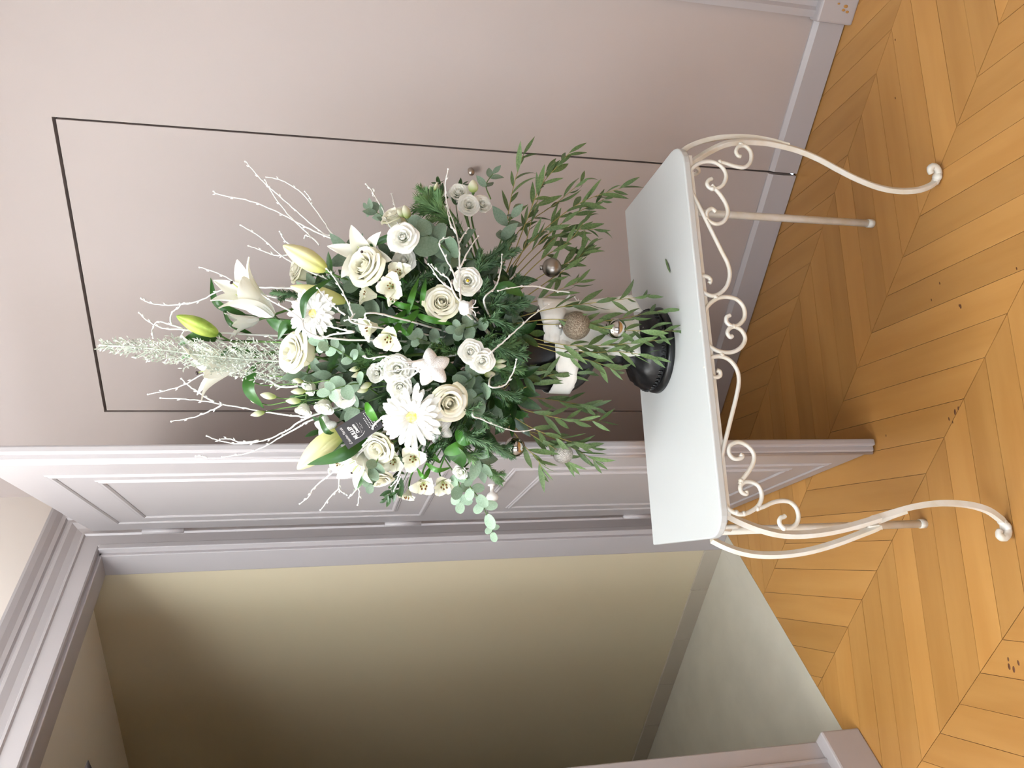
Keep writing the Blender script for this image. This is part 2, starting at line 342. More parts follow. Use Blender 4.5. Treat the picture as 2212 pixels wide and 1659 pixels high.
curl('scroll', A((690, 1225), (668, 1238), (668, 1268), (700, 1293), (745, 1285), (780, 1240), (775, 1175), (730, 1125), (660, 1110), (600, 1125), (545, 1175), (520, 1250), (520, 1330), (545, 1400), (595, 1442), (650, 1458), (710, 1455), (760, 1425), (785, 1375), (765, 1325), (725, 1300), (690, 1305), (673, 1335), (690, 1362), (705, 1355)))
curl('scroll', S((528, 152), (545, 160), (545, 183), (515, 190), (482, 170), (470, 130), (490, 90), (535, 75), (590, 90), (635, 140), (650, 210), (635, 300), (610, 400), (585, 500), (560, 600), (545, 700), (540, 790), (550, 850), (590, 910), (650, 940), (705, 930), (755, 895), (775, 845), (760, 790), (720, 765), (680, 765), (657, 790), (665, 820), (690, 830), (690, 812)))
curl('scroll', S((655, 612), (668, 622), (655, 635), (620, 635), (595, 605), (600, 565), (645, 545), (695, 565), (730, 610), (728, 660), (700, 710), (665, 755), (655, 775)))
curl('scroll', B((905, 990), (890, 975), (915, 970), (925, 1000), (895, 1010), (850, 1020), (850, 1070), (890, 1108), (950, 1112), (1010, 1075), (1035, 1000), (1010, 910), (950, 855), (870, 840), (780, 855), (700, 890), (640, 915)) if False else B((905, 985), (885, 1000), (862, 1005), (845, 1040), (860, 1085), (905, 1108), (965, 1105), (1020, 1060), (1035, 985), (1010, 905), (950, 850), (870, 838), (780, 855), (700, 892), (635, 915)))
# small rivets where scrolls touch
rv = MB()
for x, y in A((497, 1052), (600, 1112), (712, 1295), (432, 388), (578, 430), (540, 618), (515, 1325), (758, 150), (625, 262)) + B((245, 695), (415, 955), (492, 965), (625, 915), (890, 1110), (465, 640)) + S((555, 68), (470, 135)):
    part('rivet', ball(fpt(x, y), .0062, 8, 6), 'white_iron')
# side scrolls (plane under the short ends)
for su, off, pts in ((1, .415, [(.13, .67), (.12, .655), (.135, .645), (.155, .66), (.145, .685), (.11, .69), (.06, .66), (.02, .61), (-.03, .58), (-.07, .6), (-.065, .63), (-.045, .63)]),
                     (-1, -.437, [(.13, .67), (.12, .655), (.135, .645), (.155, .66), (.145, .685), (.11, .69), (.06, .66), (.02, .61), (-.03, .58), (-.07, .6), (-.065, .63), (-.045, .63)])):
    part('scroll', tube(cat([T(off, a, b) for a, b in pts], 5), .0048, 8), 'white_iron')
# front legs: two square bars that merge, traced; depth runs from table edge to foot
def leg(pa, d0, d1, side):
    d = [d0+(d1-d0)*i/(len(pa)-1) for i in range(len(pa))]
    return [ray(*p)*dd+O for p, dd in zip(pa, d)]
def dz(p): return depth(p)
LgA = A((415, 290), (480, 245), (560, 195), (660, 150), (780, 135), (900, 140), (1010, 160), (1120, 190), (1250, 245), (1370, 310), (1490, 370), (1620, 420), (1740, 443), (1860, 440), (1940, 415), (1985, 385))
LgB = A((375, 205), (440, 160), (540, 125), (660, 105), (800, 105), (930, 125), (1060, 160))
LfA = B((255, 925), (340, 985), (470, 1050), (640, 1115), (840, 1165), (1050, 1175), (1300, 1150), (1560, 1095), (1843, 1010))
LfA += [(1800+a*.241, 850+b*.241) for a, b in ((350, 1125), (520, 1070), (700, 1020), (900, 988), (1080, 985), (1250, 1005), (1390, 1050), (1490, 1120), (1520, 1150))]
LfB = B((170, 1225), (300, 1290), (460, 1345), (640, 1375), (860, 1375), (1100, 1345), (1350, 1280), (1600, 1190), (1843, 1090)) + [(1800+a*.241, 850+b*.241) for a, b in ((300, 1190), (480, 1110), (650, 1050))]
def sqbar(P, r): return tube(P, r, 4)
def scrollfoot(c, out):
    # toe scroll with a ball, local to the foot
    up = np.array([0, 0, 1.]); pts = [c+out*a+up*b for a, b in ((-.012, .03), (-.002, .016), (.008, .008), (.020, .009), (.026, .018), (.022, .026), (.014, .024))]
    return tube(cat(pts, 4), [.0095]*9+[.0085]*8+[.007]*8, 10)
def mk_leg(main, side, w_top, u_top, foot, u2, w2):
    f = onz(*foot, .012); dA = dz(T(u_top, w_top, .7)); dF = dz(f)
    pts = leg(main, dA, dF, 0)
    L = part('leg', sqbar(cat(pts, 4), .0092), 'white_iron', smooth=False, bevel=.002, label='curved cabriole leg of two merging iron bars')
    k = min(range(len(pts)), key=lambda i: abs(main[i][0]-side[-1][0])+abs(main[i][1]-side[-1][1])); dB1 = dz(pts[k])
    pb = leg(side, dz(T(u2, w2, .7)), dB1+.006, 0)
    part('leg_bar', sqbar(cat(pb, 4), .0085), 'white_iron', smooth=False, bevel=.002)
    return pts
pr_ = mk_leg(LgA, LgB, .20, .40, (2022, 385), .415, .15)
pl_ = mk_leg(LfA, LfB, .20, -.42, (2168, 1130), -.437, .13)
for pts, ft, od in ((pr_, (2006, 372), DIR(-.4, -.9, .3)), (pl_, (2160, 1125), DIR(.1, .9, .4))):
    od = np.array([od[0], od[1], 0]); od /= np.linalg.norm(od); c = np.array(pts[-1]); up = np.array([0, 0, 1.]); z0 = c[2]
    path = [c-od*.004+up*.004, c+od*.006-up*(z0-.012), c+od*.020-up*(z0-.010), c+od*.032-up*(z0-.018), c+od*.036-up*(z0-.03), c+od*.028-up*(z0-.036), c+od*.02-up*(z0-.03)]
    part('foot_scroll', tube(cat(path, 4), [.010]*15+[.009]*5+[.0075]*5, 10), 'white_iron')
    part('foot_ball', ball(c+od*.012+np.array([0, 0, .011-z0]), .011, 12, 8, (1.2, 1.2, 1)), 'white_iron')
for (x, y), u, w_ in (((1885, 483), .416, -.075), ((1998, 1131), -.435, -.072)):
    b = onz(x, y, 0); part('leg', tube([b+np.array([0, 0, .0]), (b[0], b[1], TZ-.016)], .0105, 12), 'white_iron', label='straight round back leg')
    part('foot_cap', tube([b, (b[0], b[1], .018)], .0122, 12), 'white_iron')
fr = MB()
for a, b in (((-.435, -.072), (.416, -.075)), ((-.437, -.1), (-.437, .2)), ((.415, -.1), (.415, .2)), ((-.42, .226), (.40, .226))):
    pa, pb = T(*a, TZ-.0225), T(*b, TZ-.0225); fr.add(tube([pa, pb], .0055, 4))
part('top_rail', (fr.v, fr.f), 'white_iron', smooth=False)
# ------------------------------------------------------------------ black urn
pm('black_gloss', (13, 13, 14), .36, spec=.45, bump=.25, bscale=28)
pm('ribbon_white', (238, 236, 229), .8, var=.03, vscale=30, bump=.2, bscale=90)
urn = thing('urn', 'glossy black footed urn holding the flower arrangement on the white table', 'vase', VASE)
def uz(x): return hit(x, 757, VASE, HN)[2]-TZ
def ur(x, r): p = hit(x, 757, VASE, HN); return r*depth(p)/F
def uprof(lst): return [(ur(x, r), max(0, uz(x))) for x, r in lst]
def ul(name, lst, n=64, fl=None): return MB().add(lathe(uprof(lst), n, fl)).ob(name, 'black_gloss', urn, smooth=True)
ul('base_disc', [(1425, 60), (1425, 91), (1419, 93), (1412, 92), (1408, 89), (1407, 80), (1406, 30)])
ul('foot', [(1409, 30), (1409, 84), (1403, 86.5), (1394, 86), (1388, 83), (1383, 80), (1376, 75), (1368, 62), (1361, 46), (1353, 37), (1345, 32), (1340, 30), (1338, 20)], 64, lambda t, i: 1+.03*math.cos(14*t)*(i > 5))
ul('stem', [(1342, 20), (1340, 30), (1335, 33), (1328, 35), (1320, 34), (1315, 29), (1310, 30), (1306, 37), (1300, 39.5), (1294, 37), (1289, 30), (1284, 29), (1281, 20)])
ul('bowl', [(1287, 20), (1283, 31), (1277, 44), (1268, 60), (1256, 76), (1243, 86), (1230, 92), (1216, 94.5), (1200, 93.5), (1180, 90), (1160, 89), (1140, 90), (1120, 93), (1106, 98), (1100, 100), (1098, 96), (1108, 88), (1150, 80), (1152, 20)], 96, lambda t, i: 1+.022*abs(math.cos(9*t))*(2 < i < 8)-.011*(2 < i < 8))
bd = MB(); R0, Z0 = ur(1398, 87), uz(1398)
for k in range(52):
    t = 2*math.pi*k/52; bd.add(ball((R0*math.cos(t), R0*math.sin(t), Z0), .0036, 7, 5, (1, 1, 1.5)))
bd.ob('beaded_border', 'black_gloss', urn, smooth=True)['kind'] = 'stuff'
# ribbon round the urn with two tails
rb = thing('ribbon', 'torn edged white ribbon tied round the black urn, two tails hanging to its foot', 'ribbon', VASE+np.array([0, 0, .2]))
rl = tuple(rb.location)
def strip(edge_a, edge_b, n, fray=.0015):
    a, b = cat(edge_a, n), cat(edge_b, n); m = len(a); v = []; f = []; K = 7
    for i in range(m):
        fa, fb = rnd.uniform(-fray, fray), rnd.uniform(-fray, fray); d = (b[i]-a[i]); L = np.linalg.norm(d); d = d/L
        for k in range(K):
            t = k/(K-1); p = a[i]+d*(fa*(k == 0)+fb*(k == K-1)+L*t)+EZ*(.003*math.sin(t*9+i*.7)+.004*math.sin(t*3.14)); v.append(p)
    for i in range(m-1):
        for k in range(K-1): f.append((i*K+k, i*K+k+1, (i+1)*K+k+1, (i+1)*K+k))
    return v, f
def rpart(name, vf):
    o = MB().add((shift(vf[0], rl), vf[1])).ob(name, 'ribbon_white', rb, smooth=True); s = o.modifiers.new('t', 'SOLIDIFY'); s.thickness = .0012; return o
ea, eb = [], []
rr_ = ur(1185, 97)
for k in range(25):
    t = -2.2+4.4*k/24; d = -HN*math.cos(t)+rt*math.sin(t)*1.0; d = np.array([d[0], d[1], 0]); tw = .008*math.sin(t)
    ea.append(np.array([VASE[0], VASE[1], 0])+d*rr_+np.array([0, 0, TZ+uz(1163)-.012+tw])); eb.append(np.array([VASE[0], VASE[1], 0])+d*(rr_+.002)+np.array([0, 0, TZ+uz(1207)-.014+tw]))
rpart('band', strip(ea, eb, 2))
rpart('tail', strip([PX(1172, 648, .10), PX(1215, 651, .105), PX(1290, 645, .10), PX(1330, 641, .095), PX(1364, 636, .09)], [PX(1180, 690, .11), PX(1230, 684, .11), PX(1290, 678, .105), PX(1350, 676, .10), PX(1388, 672, .095)], 6))
rpart('tail', strip([PX(1185, 672, .115), PX(1230, 690, .118), PX(1290, 700, .115), PX(1340, 694, .11), PX(1380, 690, .108)], [PX(1205, 750, .11), PX(1240, 757, .11), PX(1290, 766, .108), PX(1340, 769, .108), PX(1384, 770, .108)], 6))
rpart('fold', strip([PX(1158, 642, .085), PX(1166, 668, .11), PX(1172, 700, .115), PX(1176, 740, .112)], [PX(1222, 646, .09), PX(1222, 672, .118), PX(1216, 700, .122), PX(1208, 742, .115)], 5))
# ------------------------------------------------------------------ plant materials
pm('rose_cream', (254, 252, 240), .55, rgb2=(252, 248, 226), vscale=14, transl=.12, spec=.25)
pm('rose_outer', (253, 250, 230), .55, rgb2=(244, 243, 204), vscale=16, transl=.12, spec=.25)
pm('petal_white', (254, 253, 248), .55, rgb2=(248, 248, 236), vscale=22, transl=.12, spec=.25)
pm('gerbera_white', (252, 251, 247), .5, rgb2=(240, 239, 232), vscale=30, transl=.12, spec=.3)
pm('lily_white', (254, 254, 250), .42, rgb2=(251, 250, 236), vscale=9, transl=.14, spec=.35)
pm('lily_bud', (243, 239, 186), .4, rgb2=(216, 218, 126), grad=(2, .55, .1), transl=.1, spec=.4)
pm('lily_bud_green', (206, 222, 110), .38, rgb2=(118, 158, 44), vscale=24, transl=.1, spec=.4)
pm('bud_pale', (246, 246, 222), .5, rgb2=(186, 204, 118), grad=(2, .75, .15), transl=.2)
pm('alstro_white', (254, 252, 242), .48, rgb2=(244, 246, 218), vscale=20, transl=.14)
pm('disc_yellow', (232, 205, 96), .7, rgb2=(246, 236, 180), vscale=160, bump=.4, bscale=300)
pm('pollen', (212, 180, 40), .8)
pm('anther', (112, 76, 30), .8)
pm('stigma_dark', (48, 30, 26), .6)
pm('filament', (196, 206, 130), .5)
pm('stem_green', (84, 118, 52), .5, var=.2, vscale=20)
pm('stem_dark', (58, 88, 40), .5)
pm('euc_stem', (150, 140, 76), .55)
pm('leaf_lily', (54, 98, 34), .32, rgb2=(38, 78, 28), vscale=10, transl=.12, spec=.5, rand=.15)
pm('leaf_bright', (74, 134, 40), .36, rgb2=(50, 108, 34), vscale=12, transl=.15, rand=.15)
pm('leaf_ruscus', (50, 84, 36), .36, rgb2=(36, 64, 28), vscale=12, transl=.08, rand=.25)
pm('euc_dollar', (124, 144, 122), .55, rgb2=(108, 130, 106), vscale=14, transl=.08, rand=.16)
pm('euc_pale', (158, 182, 158), .5, rgb2=(142, 168, 142), vscale=14, transl=.15, rand=.12)
pm('euc_willow', (104, 128, 80), .5, rgb2=(80, 106, 60), vscale=18, transl=.1, rand=.25)
pm('fir_green', (98, 132, 90), .5, rgb2=(68, 102, 64), vscale=40)
pm('fir_light', (122, 160, 104), .5, rgb2=(92, 132, 78), vscale=40)
pm('silver_plume', (206, 210, 198), .6, rgb2=(178, 186, 170), vscale=50)
pm('white_twig', (246, 246, 243), .55, bump=.2, bscale=120)
pm('glitter_white', (253, 253, 252), .35, rgb2=(228, 226, 222), vscale=420, bump=.35, bscale=520, spec=.8)
pm('bauble_matte', (158, 150, 142), .33, metal=1)
pm('bauble_glitter', (176, 164, 146), .42, metal=.85, rgb2=(120, 104, 88), vscale=300, bump=.9, bscale=420)
pm('bauble_frost', (222, 219, 214), .4, metal=.8, rgb2=(180, 174, 166), vscale=300, bump=.9, bscale=420)
pm('bauble_shine', (190, 186, 180), .08, metal=1)
pm('foam', (22, 34, 20), .9)
pm('card_black', (52, 50, 52), .45)
pm('card_ink', (236, 234, 230), .6)
CORE = PX(1085, 748, .0)
def bulge(x, y): return .165*math.sqrt(max(0, 1-((x-890)/340)**2-((y-745)/310)**2))
def at(x, y, d=0.): return PX(x, y, bulge(x, y)+d)
# ------------------------------------------------------------------ petals, leaves
def lerp(tab_, t):
    for (a, p), (b, q) in zip(tab_, tab_[1:]):
        if t <= b: return p+(q-p)*(t-a)/(b-a)
    return tab_[-1][1]
def petal(name, mat, L, W, phi, r0, z0, wrap, shape, nu=8, nv=6, ruf=0., rk=2.5, rib=0., tip=0., seed=0, rev=False):
    rg = random.Random(seed); ph = rg.uniform(0, 6); v = []; f = []; r, z_ = r0, z0
    for i in range(nu+1):
        t = i/nu; a = math.radians(lerp(phi, t))
        if i: r += L/nu*math.sin(a); z_ += L/nu*math.cos(a)
        w_ = W*shape(t)
        for j in range(nv+1):
            s = 2*j/nv-1; q = s*w_
            if rev:
                th = q/wrap; wv = ruf*t*t*math.sin(rk*s*math.pi+ph); rr = r*(1+.07*s)+wv*math.cos(a); lip = .10*L*t**3*(1-s*s)
                v.append((rr*math.cos(th), rr*math.sin(th), z_-wv*math.sin(a)+lip*math.cos(a)-.05*L*t*t)); continue
            y = wrap*math.sin(q/wrap); inn = wrap*(1-math.cos(q/wrap))
            dn_ = -inn+ruf*t*t*math.sin(rk*s*math.pi+ph)+rib*(abs(s)-.5)*w_*2
            back = tip*abs(s)**2*(t > .85)
            v.append((r+dn_*math.cos(a)-back*math.sin(a), y, z_-dn_*math.sin(a)-back*math.cos(a)))
    K = nv+1
    for i in range(nu):
        for j in range(nv): f.append((i*K+j, i*K+j+1, (i+1)*K+j+1, (i+1)*K+j))
    return me_(name, v, f, mat)
ovate = lambda t: max(.02, (math.sin(math.pi*min(1, t**.8*.93+.02))**.6)) if t < 1 else .25
fan = lambda t: (.34+.66*t**.55)*(1 if t < .7 else math.sqrt(max(.3, 1-((t-.7)/.3)**2*.5)))
fan2 = lambda t: (.35+.65*t**.6)*(1 if t < .7 else math.sqrt(max(.15, 1-((t-.7)/.3)**2*.75)))
lance = lambda t: max(.03, math.sin(math.pi*(t*.96+.03)**.85)**.9)
ray_s = lambda t: (.45+.55*min(1, t*2.2))*(1 if t < .8 else math.sqrt(max(.05, 1-((t-.8)/.2)**2)))
def leafm_(name, mat, L, W, shape, droop=.2, fold=.15, nu=7, nv=4, wave=0., seed=0, base=0.):
    rg = random.Random(seed); ph = rg.uniform(0, 6); v = []; f = []; x = z_ = 0.
    for i in range(nu+1):
        t = i/nu; a = -droop*t*1.6
        if i: x += L/nu*math.cos(a); z_ += L/nu*math.sin(a)
        w_ = W*shape(t)/2
        for j in range(nv+1):
            s = 2*j/nv-1; v.append((x, s*w_, z_+fold*abs(s)*w_+wave*W*math.sin(t*7+ph)*s))
    K = nv+1
    for i in range(nu):
        for j in range(nv): f.append((i*K+j, i*K+j+1, (i+1)*K+j+1, (i+1)*K+j))
    return me_(name, v, f, mat)
def stem_of(t, loc, Rm, end=None, r=.0022, mat='stem_green', sag=.0, name='stem'):
    "stem from the thing's own base down into the urn (or to end)"
    end = CORE+np.array([rnd.uniform(-.03, .03), rnd.uniform(-.03, .03), rnd.uniform(-.03, .03)]) if end is None else np.array(end)
    loc = np.array(loc); Z = np.array([Rm[0][2], Rm[1][2], Rm[2][2]]); D = np.linalg.norm(end-loc)
    P = cat([loc, loc-Z*D*.22, loc*.45+end*.55-Z*D*.08, end], 5); inv = Rm.transposed()
    V, f = tube(P, r, 6); V = [tuple(inv @ Vector(np.array(p)-loc)) for p in V]
    return ob(name, me_(name, V, f, mat), t)
RZ = lambda a: Matrix.Rotation(a, 4, 'Z')
def ring(t, name, meshes, n, a0, jit=.08, tilt=.05, sc_=.06):
    for k in range(n):
        M = RZ(a0+2*math.pi*k/n+rnd.uniform(-jit, jit)) @ Matrix.Rotation(rnd.uniform(-tilt, tilt), 4, 'Y') @ Matrix.Scale(1+rnd.uniform(-sc_, sc_), 4)
        ob(name, meshes[k % len(meshes)], t, M)
_pc = {}
def cached(key, fn):
    if key not in _pc: _pc[key] = fn()
    return _pc[key]
def S4(s): return Matrix.Scale(s, 4)
def bloom(kind, x, y, r, n, label, d=0., open_=1., name=None, catg=None, group=None, stem_end=None):
    "rose or lisianthus; meshes are made at unit radius and scaled through the root"
    p = at(x, y, d); n = DIR(*n); R = frame(n, DIR(rnd.uniform(-1, 1), rnd.uniform(-1, 1), 0)); s = r*pxm(p)
    t = thing(name or kind, label, catg or 'flower', p, R, group)
    H = s
    if kind == 'rose':
        s *= 1.2; lay = [(.13, 3, .96, -12, 1.35, 'rose_cream', .5, -6), (.24, 3, .98, 20, 1.4, 'rose_cream', .46, -4), (.36, 3, 1.0, 55, 1.4, 'rose_cream', .40, -2),
               (.50, 3, 1.02, 75, 1.35, 'rose_cream', .30, 0), (.62, 4, 1.04, 88*open_, 1.1, 'rose_cream', .16, 4), (.72, 4, 1.04, 112*open_, 1.1, 'rose_outer', .02, 12*open_)]
    else:
        s *= 1.22; lay = [(.11, 3, .78, -15, 1.3, 'petal_white', .7, 0), (.21, 3, .80, 22, 1.3, 'petal_white', .62, 8), (.32, 4, .82, 50, 1.2, 'petal_white', .5, 20), (.45, 5, .84, 74*open_, 1.1, 'petal_white', .36, 34*open_), (.55, 5, .86, 98*open_, 1.1, 'petal_white', .2, 50*open_)]
    for k, (rho, m, L, pe, half, mat, lift, ln_) in enumerate(lay):
        q = round(s, 4); ms = [cached((kind, k, v_, round(r/6), round(open_, 1)), lambda: petal('petal', mat, L*s, rho*half*s*1.12, ([(0, 58), (.3, 20), (.66, ln_), (.86, ln_+pe*.3), (1, pe)] if kind == 'rose' else [(0, 48), (.3, 14+ln_*.6), (.62, 2+ln_), (.82, ln_*.5+pe*.5), (1, pe)]), rho*.5*s, (-.62+lift*.35)*s, rho*1.02*s, fan if kind == 'rose' else fan2, nu=9, nv=8, ruf=(.012+.02*rho if kind == 'rose' else .028)*s, rk=1.6 if kind == 'rose' else 1.9, seed=k*7+v_, rev=True)) for v_ in range(2)]
        ring(t, 'petal', ms, m, k*1.1+rnd.uniform(0, 1), .12, .05)
    if label.find('yellow centre') > 0:
        MB().add(ball((0, 0, .3*s), .10*s, 8, 6, (1, 1, 1.6))).ob('pistil', 'pollen', t, smooth=True)
    MB().add(lathe([(.02*s, -.4*s), (.10*s, -.2*s), (.125*s, .05*s), (.10*s, .2*s), (.05*s, .28*s), (.005*s, .3*s)], 16, lambda th, i: 1+.16*math.cos(2*th+i*1.1))).ob('inner_bud', 'rose_cream' if kind == 'rose' else 'petal_white', t, smooth=True)
    sp = cached(('sepal', kind, round(r/6)), lambda: petal('sepal', 'stem_green', .6*s, .1*s, [(0, 75), (.4, 60), (1, 95)], .1*s, -.62*s, .3*s, lance, 5, 2))
    ring(t, 'sepal', [sp], 5, .3)
    MB().add(lathe([(.03*s, -.85*s), (.14*s, -.78*s), (.30*s, -.6*s), (.3*s, -.55*s), (.02*s, -.5*s)], 12)).ob('hip', 'stem_green', t, smooth=True)
    stem_of(t, p-n*.8*s, R, stem_end)
    st = t.children[-1]; st.location = Vector((0, 0, -.8*s))
    return t
def bud(tip, base, wd, label, mat='lily_bud', d=0., name='lily_bud', lobes=3, group=None, stem_to=None, catg='bud', stem_r=.0024, grow=None):
    b = at(*base, d); tp = PX(*tip, bulge(*base)+d+.01); L = np.linalg.norm(tp-b); ax = (tp-b)/L; R = frame(ax); w_ = wd*.5*pxm(b)
    t = thing(name, label, catg, b, R, group)
    pr = [(.18, 0), (.42, .04), (.68, .13), (.88, .27), (1, .42), (.97, .55), (.82, .70), (.58, .83), (.34, .93), (.14, .985), (.02, 1)]
    if lobes == 3:
        MB().add(lathe([(r*w_, z_*L) for r, z_ in pr], 36, lambda th, i: 1-.17*abs(math.sin(1.5*th))**14*(i < 10)-.02*math.cos(3*th))).ob('closed_petals', mat, t, smooth=True)
    else:
        MB().add(lathe([(r*w_, z_*L) for r, z_ in pr], 20, lambda th, i: 1+.10*math.cos(2*th+i*.55))).ob('closed_petals', mat, t, smooth=True)
        sp = cached(('bsep', name, round(wd/6), round(L, 2)), lambda: petal('sepal', 'stem_green', .55*L, .16*w_, [(0, 30), (.4, 2), (1, -2)], .35*w_, 0, .6*w_, lance, 5, 2))
        ring(t, 'sepal', [sp], 5, .2, .1, .12)
    MB().add(ball((0, 0, 0), w_*.3, 8, 6, (1, 1, 1.4))).ob('receptacle', 'stem_green', t, smooth=True)
    stem_of(t, b, R, None if stem_to is None else at(*stem_to[:2], stem_to[2] if len(stem_to) > 2 else 0), stem_r)
    return t
def gerbera(x, y, r, n, label, d=0.):
    p = at(x, y, d); n = DIR(*n); R = frame(n); s = r*pxm(p); t = thing('gerbera', label, 'flower', p, R)
    for k, (L, m, a, z_, W) in enumerate(((1.0, 22, 82, -.02, .105), (.9, 20, 72, .01, .095), (.62, 18, 58, .03, .07))):
        ms = [petal('petal', 'gerbera_white', (L+.05*v_)*s-.14*s, W*s, [(0, a-22), (.35, a), (.8, a+10), (1, a+22)], .14*s, z_*s, .2*s, ray_s, 8, 4, ruf=.012*s, rib=.12, seed=k*5+v_) for v_ in range(3)]
        ring(t, 'petal', ms, m, k*.15, .07, .06)
    fr_ = MB()
    for k in range(70):
        a = k*2.39996; rr = s*(.17+.11*(k % 7)/7); c, si = math.cos(a), math.sin(a); L = s*.085
        fr_.add(tube([(rr*c, rr*si, .05*s), (rr*c*1.12, rr*si*1.12, .05*s+L), (rr*c*1.25, rr*si*1.25, .05*s+L*1.15)], [s*.012, s*.010, s*.004], 4))
    fr_.ob('inner_florets', 'petal_white', t, smooth=True)['kind'] = 'stuff'
    MB().add(ball((0, 0, .03*s), .2*s, 20, 8, (1, 1, .45))).ob('disc', 'disc_yellow', t, smooth=True)
    MB().add(lathe([(.05*s, -.2*s), (.2*s, -.12*s), (.24*s, -.02*s), (.1*s, .0)], 16)).ob('calyx', 'stem_green', t, smooth=True)
    stem_of(t, p, R, r=.003); return t
def lily(base, mouth, L, label, d=0., spread=1., tow=.3, flip=0., group=None):
    b = at(*base, d); m_ = PX(*mouth, bulge(*base)+d+tow*.12); ax = (m_-b)/np.linalg.norm(m_-b); R = frame(ax, DIR(math.cos(flip), math.sin(flip), .2)); s = L*pxm(b)
    t = thing('lily', label, 'flower', b, R, group)
    for k, W in ((0, .235), (1, .17)):
        ms = [petal('petal', 'lily_white', (1+.06*v_)*s, W*s, [(0, 12), (.35, 18+6*spread), (.7, 38*spread), (.9, 72*spread), (1, 95*spread)], .03*s, .01*s, .26*s, lance, 12, 6, ruf=.012*s, rk=1.5, rib=-.10, seed=k*3+v_) for v_ in range(2)]
        ring(t, 'petal', ms, 3, k*math.pi/3, .08, .08)
    for k in range(6):
        a = k*math.pi/3+.3; c, si = math.cos(a), math.sin(a)
        f_ = MB().add(tube(cat([(0, 0, .05*s), (.08*s*c, .08*s*si, .35*s), (.17*s*c, .17*s*si, .62*s)], 3), .007*s, 5)).ob('filament', 'filament', t, smooth=True)
    MB().add(tube(cat([(0, 0, .05*s), (.02*s, 0, .45*s), (.05*s, 0, .82*s)], 4), .011*s, 6)).ob('pistil', 'filament', t, smooth=True)
    MB().add(ball((.052*s, 0, .84*s), .03*s, 10, 6, (1, 1, .7))).ob('stigma', 'stigma_dark', t, smooth=True)
    stem_of(t, b, R, r=.003); return t
def alstro(x, y, r, n, label, d=0., group=None):
    p = at(x, y, d); n = DIR(*n); R = frame(n, DIR(rnd.uniform(-1, 1), rnd.uniform(-1, 1), 0)); s = r*pxm(p)*1.3
    t = thing('alstroemeria', label, 'flower', p-n*.5*s, R, group)
    mo = cached(('alo', round(r/5)), lambda: petal('petal', 'alstro_white', 1.25*s, .52*s, [(0, 15), (.4, 30), (.75, 58), (1, 80)], .05*s, 0, .6*s, lambda t: .25+.75*math.sin(math.pi*min(.975, t**1.4)), 8, 6, ruf=.05*s, rk=1.3))
    mi = cached(('ali', round(r/5)), lambda: petal('petal', 'alstro_white', 1.15*s, .32*s, [(0, 10), (.4, 20), (.75, 42), (1, 70)], .04*s, .02*s, .5*s, lambda t: .25+.75*math.sin(math.pi*min(.96, t**1.2)), 8, 4, ruf=.03*s))
    ring(t, 'petal', [mo], 3, 0, .08); ring(t, 'petal', [mi], 3, math.pi/3, .08)
    for k in range(5):
        a = k*1.25; c, si = math.cos(a), math.sin(a); q = (.16*s*c, .16*s*si, .72*s)
        st_ = MB().add(tube(cat([(0, 0, .05*s), (.08*s*c, .08*s*si, .45*s), q], 3), .014*s, 5)).ob('stamen', 'filament', t, smooth=True)
        MB().add(ball(q, .055*s, 8, 5, (1, 1, 1.5))).ob('anther', 'anther', st_, smooth=True)
        # brown streak on the inner petals
    stem_of(t, p-n*.5*s, R, at(x*.6+1000*.4, y*.65+740*.35, -.03), r=.002, mat='leaf_bright'); return t
def sprig(name, pts, lab, leaf, sizes, n, mat_stem='stem_green', ang=50, r=.0018, opp=False, start=.12, cat_='foliage', group=None, face=.8, lname='leaf', tipleaf=True, droop=0., world=None):
    "stem through (x, y, off) photo points; leaves are parts"
    W_ = world if world is not None else [PX(*q) for q in pts]
    P = cat(W_, 7); loc = P[0]; t = thing(name, lab, cat_, loc, None, group)
    m = len(P); V, f = tube(P, [r*(1-.6*i/m) for i in range(m)], 6); ob('stem', me_('stem', shift(V, loc), f, mat_stem), t)
    ph = rnd.uniform(0, 6)
    spots = []
    for k in range(n):
        tt_ = start+(1-start)*(k+.5)/n; spots.append((tt_, ph+k*(math.pi/2 if opp else 2.4)))
        if opp: spots.append((tt_, ph+k*math.pi/2+math.pi))
    for tt_, a in spots + ([(1., None)] if tipleaf else []):
        i = min(m-2, int(tt_*(m-1))); p = P[i]+(P[i+1]-P[i])*(tt_*(m-1)-i); T_ = P[i+1]-P[max(0, i-1)]; T_ = T_/np.linalg.norm(T_)
        side = np.cross(T_, EZ); side /= np.linalg.norm(side)+1e-9; fr2 = np.cross(side, T_)
        if a is None: d = T_+.15*side
        else:
            S_ = side*math.cos(a)+fr2*math.sin(a)*.7; al = math.radians(ang+rnd.uniform(-14, 14)); d = T_*math.cos(al)+S_*math.sin(al)
        d = d+np.array([0, 0, -droop]); d /= np.linalg.norm(d)
        nn = EZ*face+np.array([rnd.uniform(-.6, .6), rnd.uniform(-.6, .6), rnd.uniform(-.2, .8)]); R = frame(np.cross(d, np.cross(nn, d)), d)
        s = rnd.uniform(*sizes)*(.75 if tt_ > .85 else 1)*pxm(p)
        ob(lname, leaf[rnd.randrange(len(leaf))], t, Matrix.Translation(Vector(p-loc)) @ R.to_4x4() @ Matrix.Scale(s, 4))
    return t
